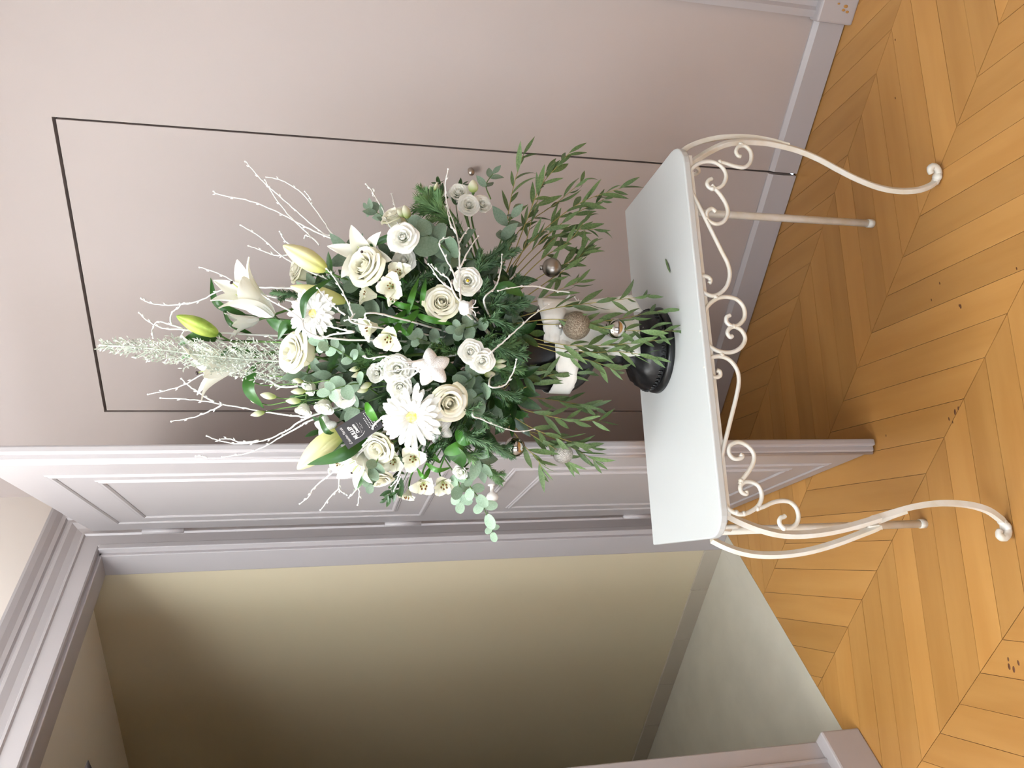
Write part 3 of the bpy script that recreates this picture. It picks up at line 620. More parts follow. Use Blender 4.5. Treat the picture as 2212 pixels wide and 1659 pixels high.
# leaf meshes of unit length
LF = {}
def lset(k, mat, W, shape, n=3, droop=.25, fold=.12, wave=0., nu=7, nv=4): LF[k] = [leafm_('leaf', mat, 1, W, shape, droop*(i+.4)/n*2-.1, fold, nu, nv, wave, i) for i in range(n)]
willow = lambda t: max(.03, math.sin(math.pi*(t*.97+.02)**.9))
rnd_l = lambda t: max(.05, math.sqrt(max(0, 1-(2*(t*.94+.04)-1)**2)))
lset('willow', 'euc_willow', .185, willow, 4, .35, .15, .02)
lset('dollar', 'euc_dollar', .80, rnd_l, 3, .25, .12, .03)
lset('dollarp', 'euc_pale', .74, rnd_l, 3, .25, .10, .03)
lset('euco', 'euc_dollar', .48, lance, 3, .3, .15, .02)
lset('ruscus', 'leaf_ruscus', .36, lance, 3, .25, .18)
lset('lilyl', 'leaf_lily', .24, lance, 3, .45, .22, .02, 9)
lset('bright', 'leaf_bright', .20, lance, 3, .5, .22, .02, 9)
lset('small', 'leaf_ruscus', .34, lance, 2, .2, .15)
def leaf1(name, base, tip, wd, mat, label, d=0., bend=.0, group=None, droop=.3, mid=None):
    "one single long leaf laid through base, optional mid and tip as a curved blade"
    b = at(*base, d); q = [b] + ([PX(*mid, bulge(*base)+d+.02)] if mid else []) + [PX(*tip, bulge(*base)+d-.0)]
    P = cat(q, 8); m = len(P); loc = P[0]; w_ = wd*.5*pxm(b); v = []; f = []
    for i, p in enumerate(P):
        T_ = P[min(i+1, m-1)]-P[max(i-1, 0)]; T_ /= np.linalg.norm(T_); s_ = np.cross(T_, EZ+.5*EY*math.sin(i*.2)); s_ /= np.linalg.norm(s_); nn = np.cross(s_, T_); ww = w_*lance(i/(m-1))
        for k in range(5): u = k/2-1; v.append(p-loc+s_*u*ww+nn*(abs(u)*.22*ww))
    for i in range(m-1):
        for k in range(4): f.append((i*5+k, i*5+k+1, (i+1)*5+k+1, (i+1)*5+k))
    t = thing(name, label, 'leaf', loc, None, group); ob('blade', me_('blade', v, f, mat), t)
    V, ff = tube([loc, loc*.4+CORE*.6, CORE], .0016, 5); ob('stem', me_('stem', shift(V, loc), ff, 'stem_dark'), t); return t
def fir(pts, label, wd=16, mat='fir_green', dens=1., d=0., group='noble fir cuttings in the arrangement'):
    W_ = [at(x, y, d) for x, y in pts]; P = cat([CORE*.35+W_[0]*.65] + W_, 8); m = len(P); loc = P[8]; t = thing('fir_branch', label, 'foliage', loc, None, group)
    tw = []
    V, f = tube(P, [.0035*(1-.6*i/m) for i in range(m)], 6); ob('twig', me_('twig', shift(V, loc), f, 'stem_dark'), t)
    nb = MB(); L0 = wd*pxm(loc); lines = [(P[6:], 1.)]
    for k, i in enumerate(range(10, m-4, 5)):
        T_ = P[i+1]-P[i]; T_ /= np.linalg.norm(T_); sd = np.cross(T_, EZ); sd /= np.linalg.norm(sd); sg = 1 if k % 2 else -1
        q = [P[i]+(T_*.8+sd*sg*.75)*a*L0*2.2*(1-.5*i/m)+EZ*.004*a for a in (0, .33, .66, 1)]; lines.append((cat(q, 3), .8))
        V, f = tube(q, .0018, 5); ob('side_twig', me_('side_twig', shift(V, loc), f, 'stem_dark'), t)
    for ln, k_ in lines:
        n = len(ln); total = sum(np.linalg.norm(ln[i+1]-ln[i]) for i in range(n-1)); N = int(total*2300*dens)
        for j in range(N):
            u = j/N*(n-1); i = min(n-2, int(u)); p = ln[i]+(ln[i+1]-ln[i])*(u-i); T_ = ln[i+1]-ln[i]; T_ = T_/(np.linalg.norm(T_)+1e-9)
            sd = np.cross(T_, EZ); sd /= np.linalg.norm(sd)+1e-9; up = np.cross(sd, T_); a = rnd.uniform(-.35, math.pi+.35); S_ = sd*math.cos(a)+up*math.sin(a)
            L = L0*k_*rnd.uniform(.7, 1.1)*(1 if j < N*.9 else .8); dd = T_*rnd.uniform(.45, .95)+S_; dd /= np.linalg.norm(dd); e1 = p+dd*L*.6; e2 = p+dd*L+T_*L*.12
            wv = np.cross(dd, S_+T_*.3); wv = wv/(np.linalg.norm(wv)+1e-9)*.0010
            k = len(nb.v); nb.v += [tuple(q-loc) for q in (p-wv, p+wv, e1+wv, e1-wv, e2)]; nb.f += [(k, k+1, k+2, k+3), (k+3, k+2, k+4)]
    o = nb.ob('needles', mat, t, smooth=False); o['kind'] = 'stuff'
    return t
def branch(lines, label, d=.03, r=.0023, group='white painted birch twigs in the arrangement', root=True):
    "traced white twig: first line is the main shoot, the others side shoots (photo points, tip first)"
    ww = [[at(x, y, d) if len(q_ := (x, y)) else 0 for x, y in ln] for ln in lines]
    loc = ww[0][-1]; t = thing('birch_twig', label, 'twig', loc, None, group)
    for i, W_ in enumerate(ww):
        W_ = W_+([W_[-1]*.5+CORE*.5-EZ*.0, CORE] if (i == 0 and root) else []); P = cat(W_, 6); m = len(P)
        P = [p+np.array([rnd.uniform(-1, 1) for _ in range(3)])*.0007 for p in P]
        V, f = tube(P, [r*(.42 if i else .5)+r*.55*j/m for j in range(m)], 6)
        o = ob('main_shoot' if i == 0 else 'side_shoot', me_('shoot', shift(V, loc), f, 'white_twig'), t)
        nd = MB().add(ball(P[0], r*.95, 7, 5))
        for j in range(4, min(m-2, 6*len(lines[i])), 5):
            T_ = P[j+1]-P[j]; T_ /= np.linalg.norm(T_)+1e-9; sd = np.cross(T_, EZ); sg = rnd.choice((-1, 1)); q = P[j]+sd*sg*r*1.1-T_*r*1.2
            nd.add(tube([P[j], q, q-T_*r*1.6+sd*sg*r*.5], [r*.7, r*.75, r*.2], 5))
        k_ = ob('bud_nodes', me_('bud_nodes', shift(nd.v, loc), nd.f, 'white_twig'), o); k_['kind'] = 'stuff'
    return t
def bauble(x, y, r, mat, label, d=0., up=(-1, 0, 0), hang=None):
    p = at(x, y, d) if hang is None else PX(x, y, hang); s = r*pxm(p); R = frame(DIR(*up)); t = thing('bauble', label, 'ornament', p, R, 'christmas baubles in the arrangement')
    MB().add(ball((0, 0, 0), s, 40, 24)).ob('ball', mat, t, smooth=True)
    MB().add(lathe([(.24*s, .94*s), (.25*s, 1.2*s), (.2*s, 1.24*s), (.02*s, 1.25*s)], 16, lambda th, i: 1+.05*math.cos(8*th))).ob('cap', 'bauble_shine', t, smooth=True)
    MB().add(tube(cat([(.08*s*math.cos(a), 0, 1.32*s+.1*s*math.sin(a)) for a in np.linspace(-1.2, 4.3, 9)], 3), .022*s, 5)).ob('wire_loop', 'steel', t, smooth=True)
    return t
def star(x, y, r, label, d=0., rot=0., n=(0, 0, 1), cap=True):
    p = at(x, y, d); s = r*pxm(p); R = frame(DIR(*n), DIR(math.cos(rot), math.sin(rot), 0)); t = thing('glitter_star', label, 'ornament', p, R, 'white glitter stars in the arrangement')
    v = []; f = []; K = 40; rings_ = [(.02, .55), (.25, .53), (.5, .46), (.72, .36), (.88, .24), (.97, .11), (1, 0)]
    def rs(a):
        q = (a*5/(2*math.pi)) % 1; q = abs(q-.5)*2; return .60+.40*q**1.25-.05*q**8
    full = [(a, h) for a, h in rings_] + [(a, -h) for a, h in reversed(rings_[:-1])]
    for a, h in full:
        for k in range(K):
            th = 2*math.pi*k/K; rr = rs(th) if a > .3 else rs(th)*.6+.3; hh = h*(.45+.55*(rs(th) < .75 or 1)); v.append((s*a*rs(th)*math.cos(th), s*a*rs(th)*math.sin(th), s*hh*.75))
    m = len(full)
    for i in range(m-1):
        for k in range(K): f.append((i*K+k, i*K+(k+1) % K, (i+1)*K+(k+1) % K, (i+1)*K+k))
    f = [q[::-1] for q in f]; f += [tuple(range(K)), tuple(range((m-1)*K, m*K))[::-1]]
    MB().add((v, f)).ob('star_body', 'glitter_white', t, smooth=True)
    if cap:
        vv, ff = lathe([(.10*s, 0), (.11*s, .1*s), (.08*s, .14*s), (.02*s, .15*s)], 12); MB().add((vv, ff)).ob('cap', 'bauble_shine', t, Matrix.Translation((s*.97, 0, 0)) @ Matrix.Rotation(math.pi/2, 4, 'Y'), smooth=True)
    return t
# ------------------------------------------------------------------ roses
bloom('rose', 640, 762, 46, (-.62, -.12, .75), 'large cream rose under the silver plume, opening towards the top', .03, .9)
bloom('rose', 790, 578, 45, (-.42, -.25, .85), 'large cream rose in front of the wide open lily', .04, 1.)
bloom('rose', 953, 656, 37, (.18, -.2, .95), 'cream rose in the middle beside the white pod twig', .03, .8)
bloom('rose', 968, 869, 41, (.35, .15, .9), 'cream rose with greenish outer petals beside the large gerbera', .06, .95)
bloom('rose', 821, 966, 39, (-.35, .35, .85), 'cream rose directly below the black florist card', .03, .85)
bloom('rose', 649, 583, 32, (-.75, -.25, .5), 'half hidden cream rose behind the fat yellow lily bud', -.03, .8)
bloom('rose', 853, 472, 31, (-.35, -.7, .5), 'half hidden cream rose at the right beside two pale buds', -.02, .8)
bloom('rose', 818, 1030, 31, (.1, .75, .5), 'cream rose at the left edge among round eucalyptus leaves', .0, .9)
# ------------------------------------------------------------------ lisianthus
LG = 'white lisianthus blooms'
for x, y, r, n, d, op, lab in [
    (870, 512, 29, (0, -.05, 1), .085, 1., 'open white lisianthus beside the large blue green eucalyptus leaves'),
    (1010, 607, 28, (.1, .05, 1), .085, .8, 'white lisianthus with a yellow centre above the cream rose'),
    (990, 415, 21, (-.1, -.35, .9), .0, .9, 'uppermost bloom of the white lisianthus cluster below the door knob'),
    (1013, 442, 23, (.1, -.1, 1), .02, .9, 'lower bloom of the white lisianthus cluster below the door knob'),
    (1042, 440, 19, (.3, -.2, .9), .0, .7, 'small round bloom at the foot of the cluster below the door knob'),
    (1017, 760, 26, (-.05, -.05, 1), .075, .9, 'white lisianthus touching its twin beside three pale buds'),
    (1041, 780, 25, (.15, .15, 1), .085, .9, 'lower of the twin white lisianthus beside three pale buds'),
    (858, 798, 30, (.1, 0, 1), .04, .9, 'white lisianthus between the glitter star and small buds'),
    (864, 836, 25, (.1, .2, .95), .05, .9, 'white lisianthus touching the large gerbera'),
    (813, 806, 21, (-.2, 0, .95), .03, .6, 'small half open lisianthus next to narrow green buds'),
    (742, 858, 23, (.05, .25, .95), .04, .7, 'round white lisianthus above the black florist card'),
    (700, 880, 24, (-.15, .75, .55), .03, .5, 'cup shaped white lisianthus seen from its side'),
    (655, 886, 20, (-.15, .85, .45), .02, .5, 'small drooping lisianthus cup at the left of the buds'),
    (668, 838, 20, (-.5, .4, .6), .0, .5, 'half closed lisianthus just below the top cream rose'),
    (936, 408, 24, (-.55, -.75, .3), -.02, .7, 'white lisianthus with ragged rim at the far right edge'),
    (872, 562, 26, (-.1, -.1, .95), .01, .9, 'white lisianthus tucked behind the alstroemeria'),
    (995, 1020, 18, (-.3, .4, .8), .02, .5, 'small cream lisianthus bud opening at the left edge'),
    (638, 820, 18, (-.7, .3, .4), -.03, .6, 'faint white lisianthus behind the thin buds'),
    (705, 838, 18, (-.3, .2, .8), -.02, .6, 'white lisianthus behind the pale round eucalyptus leaves')]:
    bloom('lisianthus', x, y, r, n, lab, d, op, group=LG)
BG = 'pale lisianthus buds'
for tip, base, wd, st, lab in [
    ((523, 800), (545, 805), 8, (620, 815), 'tiny lisianthus bud nearest the silver plume'), ((522, 820), (546, 826), 10, (640, 830), 'thin lisianthus bud on a dark stalk above the long green leaf'),
    ((562, 852), (597, 858), 15, (680, 850), 'largest of the lisianthus buds beside the long leaf'), ((541, 864), (556, 868), 9, (660, 862), 'green tip bud poking past the long leaf'),
    ((541, 897), (572, 890), 12, (680, 870), 'lowest thin lisianthus bud in front of the dark door gap'), ((632, 820), (655, 825), 11, (720, 820), 'lisianthus bud under the top cream rose'),
    ((628, 846), (661, 845), 13, (720, 840), 'lisianthus bud in front of a half closed bloom'), ((617, 866), (650, 866), 14, (710, 860), 'lisianthus bud over a drooping cup'),
    ((754, 800), (778, 795), 11, (850, 780), 'upper of two green buds above the white lisianthus'), ((759, 814), (785, 806), 12, (850, 790), 'second green bud above the white lisianthus'),
    ((771, 846), (795, 840), 12, (860, 830), 'green bud pointing at the florist card'), ((778, 838), (802, 828), 13, (860, 825), 'pale bud in front of the small half open lisianthus'),
    ((1094, 779), (1066, 781), 12, (1020, 770), 'first of three pale buds pointing down below the twin lisianthus'), ((1094, 790), (1062, 792), 13, (1020, 775), 'second of three pale buds pointing down below the twin lisianthus'),
    ((1070, 808), (1046, 808), 17, (1010, 790), 'fattest of three pale buds below the twin lisianthus'), ((858, 452), (872, 468), 14, (890, 500), 'round green bud by the half hidden rose'),
    ((873, 443), (882, 472), 20, (890, 500), 'fat pale bud at the right edge by the half hidden rose'), ((945, 393), (938, 412), 8, (945, 470), 'narrow green bud against the ragged lisianthus'),
    ((1022, 388), (1022, 416), 24, (1020, 450), 'yellowish half open bud at the top of the cluster below the door knob')]:
    bud(tip, base, wd, lab, 'bud_pale', .02, 'lisianthus_bud', 5, BG, st, stem_r=.0013)
# ------------------------------------------------------------------ gerberas
gerbera(677, 677, 54, (-.22, -.05, 1), 'smaller white gerbera high in the arrangement beside the open lily', .05)
gerbera(890, 900, 67, (-.05, .12, 1), 'largest white gerbera daisy with yellow centre beside the florist card', .06)
# ------------------------------------------------------------------ lilies
lily((592, 682), (520, 628), 140, 'open white lily trumpet standing highest on the right', .0, .62, .35, .4)
lily((548, 772), (455, 792), 142, 'open white lily half veiled by the silver plume', -.02, .62, .2, 1.2)
lily((800, 560), (765, 535), 105, 'wide open white lily behind the large cream rose', -.02, 1., 1., .2)
lily((800, 975), (765, 1010), 88, 'white lily opening to the left below the florist card', -.01, .8, .3, .6)
lily((560, 690), (515, 700), 70, 'faded white lily behind the highest lily trumpet', -.05, .5, .1, .9)
bud((381, 682), (472, 723), 37, 'plump green lily bud near the top of the arrangement', 'lily_bud_green', .0, stem_to=(620, 740, -.02))
bud((611, 530), (706, 584), 45, 'fat yellow lily bud at the upper right', 'lily_bud', .03, stem_to=(800, 620, -.04))
bud((627, 618), (748, 652), 36, 'yellow lily bud partly hidden behind the smaller gerbera', 'lily_bud', -.02, stem_to=(830, 680, -.05))
bud((642, 1014), (742, 925), 50, 'pale yellow lily bud reaching out at the left', 'lily_bud', .0, stem_to=(850, 890, -.05))
bud((668, 992), (742, 940), 30, 'second pale lily bud lying against the left one', 'lily_bud', .015, stem_to=(850, 900, -.05))
# ------------------------------------------------------------------ alstroemerias
AG = 'white alstroemeria florets'
for x, y, r, n, d, lab in [(862, 590, 25, (-.15, -.3, .9), .05, 'upper alstroemeria floret right of the cream rose'), (845, 618, 28, (-.05, .1, 1), .06, 'alstroemeria floret with brown anthers below the large cream rose'),
    (850, 643, 20, (-.8, .1, .5), .03, 'alstroemeria trumpet pointing up from the bright green stalks'), (796, 636, 28, (-.85, -.15, .35), .02, 'plain alstroemeria trumpet seen from its side'),
    (800, 708, 28, (-.75, .25, .5), .04, 'alstroemeria trumpet facing the florist card side'), (840, 730, 31, (-.05, .55, .8), .06, 'alstroemeria floret hanging above the glitter star'),
    (893, 990, 31, (-.05, .05, 1), .04, 'alstroemeria floret facing out under the large gerbera'), (850, 996, 26, (-.15, .2, .9), .02, 'alstroemeria floret tucked beside the lower cream rose'),
    (915, 1046, 31, (.1, .55, .75), .02, 'alstroemeria floret at the far left edge with dark stamens'), (958, 1046, 31, (.25, .5, .8), .02, 'alstroemeria floret beside the hanging pale eucalyptus'),
    (880, 1070, 22, (-.1, .75, .4), .0, 'outermost alstroemeria floret with a green streak'), (735, 1000, 24, (-.4, .4, .6), -.01, 'alstroemeria floret behind the pale lily bud')]:
    alstro(x, y, r, n, lab, d, AG)
snames = '''bright strap leaf under the upward alstroemeria trumpet
bright strap leaf between two alstroemeria trumpets
bright strap leaf running towards the grey eucalyptus rosette
bright strap leaf pointing at the dark fir tip
bright strap leaf nearest the plain alstroemeria trumpet
bright narrow leaf in the middle of the green stalks
bright twisted leaf over the hanging alstroemeria floret
bright curled leaf beside the alstroemeria stalks
bright leaf under the outfacing alstroemeria
wide bright leaf below the hidden glitter star
bright leaf between gerbera and left alstroemerias
bright narrow leaf above the small cream lisianthus'''.split(chr(10))
for k, (b, m_, t_, w_) in enumerate([((905, 665), (870, 660), (845, 650), 14), ((905, 670), (880, 690), (838, 690), 16), ((900, 680), (930, 690), (985, 702), 16), ((880, 680), (890, 640), (905, 600), 14), ((880, 670), (850, 690), (815, 690), 15), ((910, 660), (915, 630), (920, 600), 12), ((870, 690), (850, 715), (835, 705), 14), ((895, 690), (880, 720), (860, 700), 12), ((930, 1010), (915, 1030), (900, 1010), 12), ((960, 980), (990, 965), (1005, 950), 30), ((950, 1000), (930, 975), (940, 955), 14), ((920, 1000), (945, 1015), (975, 1010), 13)]):
    leaf1('alstroemeria_leaf', b, t_, w_, 'leaf_bright', snames[k], .02, mid=m_, group='bright green alstroemeria leaves')
# ------------------------------------------------------------------ long dark leaves
for b, m_, t_, w_, mat, d, lab in [((655, 690), (662, 640), (722, 598), 16, 'leaf_lily', .06, 'arching dark lily leaf crossing in front of the yellow buds'),
    ((866, 522), (838, 514), (783, 540), 17, 'leaf_lily', .04, 'curved dark leaf beside the wide open lily'), ((530, 680), (470, 655), (455, 600), 18, 'leaf_lily', -.04, 'curling dark leaf behind the highest lily'),
    ((470, 735), (430, 725), (384, 745), 24, 'leaf_lily', -.02, 'dark leaf at the foot of the plump green bud'), ((545, 722), (500, 700), (480, 665), 12, 'leaf_lily', -.03, 'narrow leaf between the two upper lilies'),
    ((550, 785), (538, 840), (570, 882), 26, 'leaf_lily', .02, 'hanging leaf across the thin lisianthus buds'), ((795, 940), (740, 980), (664, 1004), 32, 'leaf_lily', .025, 'broad dark leaf lying over the pale lily bud'),
    ((690, 900), (705, 930), (725, 938), 14, 'leaf_lily', .02, 'short dark leaf at the top corner of the florist card'), ((560, 760), (500, 755), (470, 775), 16, 'leaf_lily', -.03, 'dark leaf showing through the silver plume'),
    ((440, 770), (410, 768), (385, 778), 9, 'leaf_lily', -.02, 'small leaf tip beside the silver plume'), ((1060, 640), (1095, 620), (1132, 640), 30, 'leaf_lily', .02, 'glossy pointed leaf beside the drooping white twig'),
    ((790, 870), (800, 890), (822, 925), 20, 'leaf_bright', .03, 'green strap leaf beside the top of the florist card'), ((985, 930), (1005, 950), (1042, 935), 28, 'leaf_bright', .02, 'glossy green leaf below the greenish rose'),
    ((960, 960), (990, 985), (1000, 1010), 34, 'leaf_lily', .0, 'dark leaf between the left fir tips'), ((640, 700), (610, 705), (575, 690), 32, 'leaf_lily', -.04, 'olive leaf between gerbera and highest lily'),
    ((660, 720), (620, 700), (600, 735), 22, 'leaf_lily', -.02, 'dark leaf beside the smaller gerbera'), ((765, 1000), (780, 1035), (765, 1060), 14, 'leaf_lily', .0, 'narrow dark leaf crossing the left lily'), ((790, 1010), (800, 1040), (790, 1060), 18, 'leaf_lily', .02, 'slim leaf hanging by the left cream rose')]:
    leaf1('lily_leaf', b, t_, w_, mat, lab, d, mid=m_)
# ------------------------------------------------------------------ eucalyptus with round leaves
EG = 'eucalyptus sprays'
for pts, k, sz, n, ang, lab in [
    ([(1010, 575, .12), (960, 535, .16), (915, 500, .15)], 'dollar', (46, 60), 3, 60, 'spray of large blue green eucalyptus leaves beside the open lisianthus'),
    ([(1060, 560, .10), (1020, 560, .13), (985, 555, .15), (960, 570, .15)], 'euco', (42, 60), 5, 50, 'grey eucalyptus spray behind the white twigs'),
    ([(1060, 690, .14), (1020, 705, .19), (985, 712, .2)], 'dollar', (28, 40), 4, 65, 'dense rosette of grey eucalyptus beside the middle rose'),
    ([(970, 750, .14), (930, 740, .18), (900, 730, .19)], 'dollar', (28, 38), 3, 65, 'four leaved eucalyptus rosette above the glitter star'),
    ([(1055, 800, .12), (1025, 815, .17), (1004, 828, .17)], 'dollar', (38, 50), 3, 60, 'broad eucalyptus leaves beside the greenish rose'),
    ([(1065, 840, .12), (1040, 850, .18), (1022, 862, .19)], 'dollar', (40, 48), 2, 55, 'pair of large eucalyptus leaves beside the twin lisianthus'),
    ([(800, 800, .12), (760, 775, .18), (720, 750, .2), (690, 742, .2)], 'dollarp', (24, 34), 5, 60, 'pale green eucalyptus sprig climbing beside the top rose'),
    ([(830, 860, .12), (780, 830, .18), (740, 835, .21), (712, 845, .21)], 'dollarp', (32, 44), 3, 60, 'pale round eucalyptus leaves over the white lisianthus'),
    ([(985, 960, .08), (1010, 1040, .08), (1040, 1085, .06), (1065, 1150, .04)], 'dollarp', (26, 36), 6, 62, 'pale eucalyptus sprig hanging out at the far left'),
    ([(960, 990, .06), (990, 1040, .06), (995, 1085, .05)], 'dollarp', (30, 40), 3, 60, 'short pale eucalyptus spray under the left alstroemerias'),
    ([(1060, 580, .08), (1090, 500, .06), (1110, 460, .05)], 'euco', (42, 58), 3, 55, 'olive eucalyptus spray hanging right of the fir tips'),
    ([(880, 520, .04), (830, 470, .02), (795, 450, .0)], 'euco', (30, 46), 4, 55, 'slim eucalyptus sprig at the upper right edge'),
    ([(840, 640, .1), (790, 610, .13), (765, 605, .13)], 'dollar', (36, 46), 2, 60, 'blue green leaves beside the plain alstroemeria trumpet'),
    ([(850, 700, .1), (810, 680, .14), (770, 690, .15)], 'dollar', (40, 54), 2, 55, 'dusty green leaves below the plain alstroemeria trumpet'),
    ([(830, 900, .1), (790, 885, .13), (760, 880, .13)], 'dollar', (34, 44), 2, 60, 'dark round leaves above the florist card'),
    ([(800, 970, .08), (760, 950, .11), (735, 960, .12)], 'dollarp', (40, 48), 1, 50, 'round leaf tucked behind the florist card corner'),
    ([(830, 960, .12), (815, 995, .15), (800, 1015, .13), (800, 1045, .12)], 'dollar', (26, 38), 3, 60, 'small round eucalyptus leaves hanging by the left rose'),
    ([(1000, 960, .08), (1030, 985, .1), (1040, 1010, .1)], 'euco', (40, 54), 3, 55, 'grey eucalyptus leaves among the left fir tips'),
    ([(1080, 660, .1), (1100, 680, .11), (1130, 670, .1)], 'euco', (44, 58), 3, 60, 'green eucalyptus spray above the ribbon'),
    ([(1070, 720, .1), (1110, 725, .13), (1145, 720, .13)], 'ruscus', (44, 60), 4, 55, 'dark leafy spray over the black urn rim'),
    ([(1060, 780, .1), (1100, 810, .12), (1140, 815, .12)], 'ruscus', (44, 60), 4, 55, 'dark leafy spray left of the urn rim'),
    ([(1060, 700, .1), (1070, 660, .13), (1060, 640, .13)], 'euco', (40, 52), 3, 60, 'leafy eucalyptus tuft beside the white pod'),
    ([(880, 850, .08), (850, 880, .1), (820, 880, .1)], 'dollar', (34, 44), 3, 60, 'shaded eucalyptus leaves behind the large gerbera'),
    ([(1060, 430, .0), (1050, 400, -.02), (1065, 375, -.02)], 'euco', (30, 38), 2, 60, 'short eucalyptus tip below the door knob')]:
    sprig('eucalyptus_spray', pts, lab, LF[k], sz, n, 'stem_green', ang, opp=True, group=EG, start=.25, face=1.4)
# ------------------------------------------------------------------ willow eucalyptus, three drooping tufts
wl_ = [([(1080, 600, .03), (1095, 480, .0), (1110, 400, -.02), (1130, 335, -.03)], 8), ([(1090, 600, .03), (1140, 470, .0), (1170, 400, -.02), (1230, 330, -.03)], 11), ([(1080, 610, .05), (1150, 520, .03), (1250, 440, .0), (1345, 405, -.01)], 13), ([(1080, 620, .04), (1150, 540, .02), (1230, 470, .0), (1305, 430, -.02)], 12),
    ([(1090, 640, .06), (1170, 560, .05), (1230, 520, .03), (1268, 470, .02)], 11), ([(1100, 640, .07), (1180, 590, .06), (1240, 560, .05), (1270, 530, .04)], 10), ([(1090, 610, .02), (1130, 540, .0), (1150, 470, -.02), (1180, 370, -.04)], 9), ([(1110, 660, .08), (1180, 610, .07), (1230, 575, .06), (1262, 545, .05)], 8), ([(1080, 590, .0), (1120, 500, -.03), (1200, 440, -.05), (1260, 390, -.06)], 9), ([(1100, 610, .01), (1170, 540, -.01), (1220, 500, -.02), (1290, 495, -.02)], 9),
    ([(1100, 690, .10), (1200, 665, .13), (1300, 652, .13), (1395, 640, .12)], 11), ([(1100, 700, .11), (1210, 690, .15), (1330, 712, .16), (1460, 715, .15)], 14), ([(1110, 720, .11), (1220, 745, .15), (1320, 745, .15), (1420, 735, .15)], 14), ([(1110, 730, .11), (1200, 760, .14), (1280, 780, .14), (1330, 800, .13)], 11), ([(1110, 700, .10), (1230, 700, .14), (1330, 690, .15), (1430, 670, .14)], 10), ([(1150, 740, .12), (1260, 760, .15), (1340, 760, .15), (1410, 770, .15)], 10), ([(1100, 660, .08), (1160, 650, .09), (1210, 625, .09), (1250, 610, .08)], 8),
    ([(1080, 860, .08), (1150, 830, .10), (1190, 810, .10), (1265, 805, .09)], 9), ([(1080, 850, .08), (1110, 820, .1), (1150, 800, .1), (1180, 800, .1)], 8), ([(1080, 870, .06), (1150, 890, .07), (1220, 905, .07), (1300, 910, .06)], 11), ([(1080, 880, .06), (1150, 925, .07), (1220, 950, .06), (1275, 965, .05)], 11), ([(1085, 890, .05), (1150, 940, .05), (1200, 970, .05), (1230, 1000, .05)], 9), ([(1085, 900, .05), (1130, 960, .05), (1160, 990, .05), (1170, 1015, .05)], 7), ([(1080, 860, .04), (1160, 860, .03), (1230, 870, .02), (1280, 880, .01)], 9), ([(1090, 920, .04), (1190, 945, .03), (1250, 975, .03), (1285, 995, .03)], 9)]
wlab = ['right', 'middle', 'left']
wnames = '''thin willow eucalyptus stem rising nearest the door knob
willow eucalyptus stem whose tip touches the jib door gap
longest willow eucalyptus stem pointing at the table end
willow eucalyptus stem just above the longest one
willow eucalyptus stem hanging in the middle of the right tuft
willow eucalyptus stem ending above the table, below the right tuft's middle
upright willow eucalyptus stem crossing the jib door gap
willow eucalyptus stem covering the matte grey bauble
willow eucalyptus stem at the back of the right tuft
loose willow eucalyptus stem in the lower right tuft
willow eucalyptus stem running along the right ribbon tail
willow eucalyptus stem hanging lowest over the urn base
willow eucalyptus stem over the left edge of the wide ribbon tail
willow eucalyptus stem leaning left in front of the urn bowl
willow eucalyptus stem between the two ribbon tails
willow eucalyptus stem crossing the urn foot on the left
short willow eucalyptus stem beside the arching white twig
willow eucalyptus stem across the left side of the urn bowl
short willow eucalyptus stem in front of the urn rim
willow eucalyptus stem reaching along the left door gap
willow eucalyptus stem over the left jib door edge
willow eucalyptus stem hanging in front of the frosted bauble
willow eucalyptus stem dropping lowest over the door panel
thin willow eucalyptus stem behind the left tuft
willow eucalyptus stem beside the frosted bauble'''.split(chr(10))
names = ['willow eucalyptus stem spreading over the jib door gap', 'willow eucalyptus stem reaching out over the table end', 'willow eucalyptus stem drooping in front of the ribbon and urn', 'willow eucalyptus stem fanning out left of the urn']
for i, (pts, n) in enumerate(wl_):
    g = 0 if pts[-1][1] < 420 else 1 if pts[-1][1] < 580 else 2 if pts[-1][1] < 802 else 3
    sprig('willow_eucalyptus', pts, wnames[i], LF['willow'], (46, 70), int(n*1.15), 'euc_stem', 34, r=.0014, group=['willow eucalyptus over the door gap', 'willow eucalyptus over the table end', 'willow eucalyptus before the urn', 'willow eucalyptus left of the urn'][g], start=.3, face=.7, droop=.12)
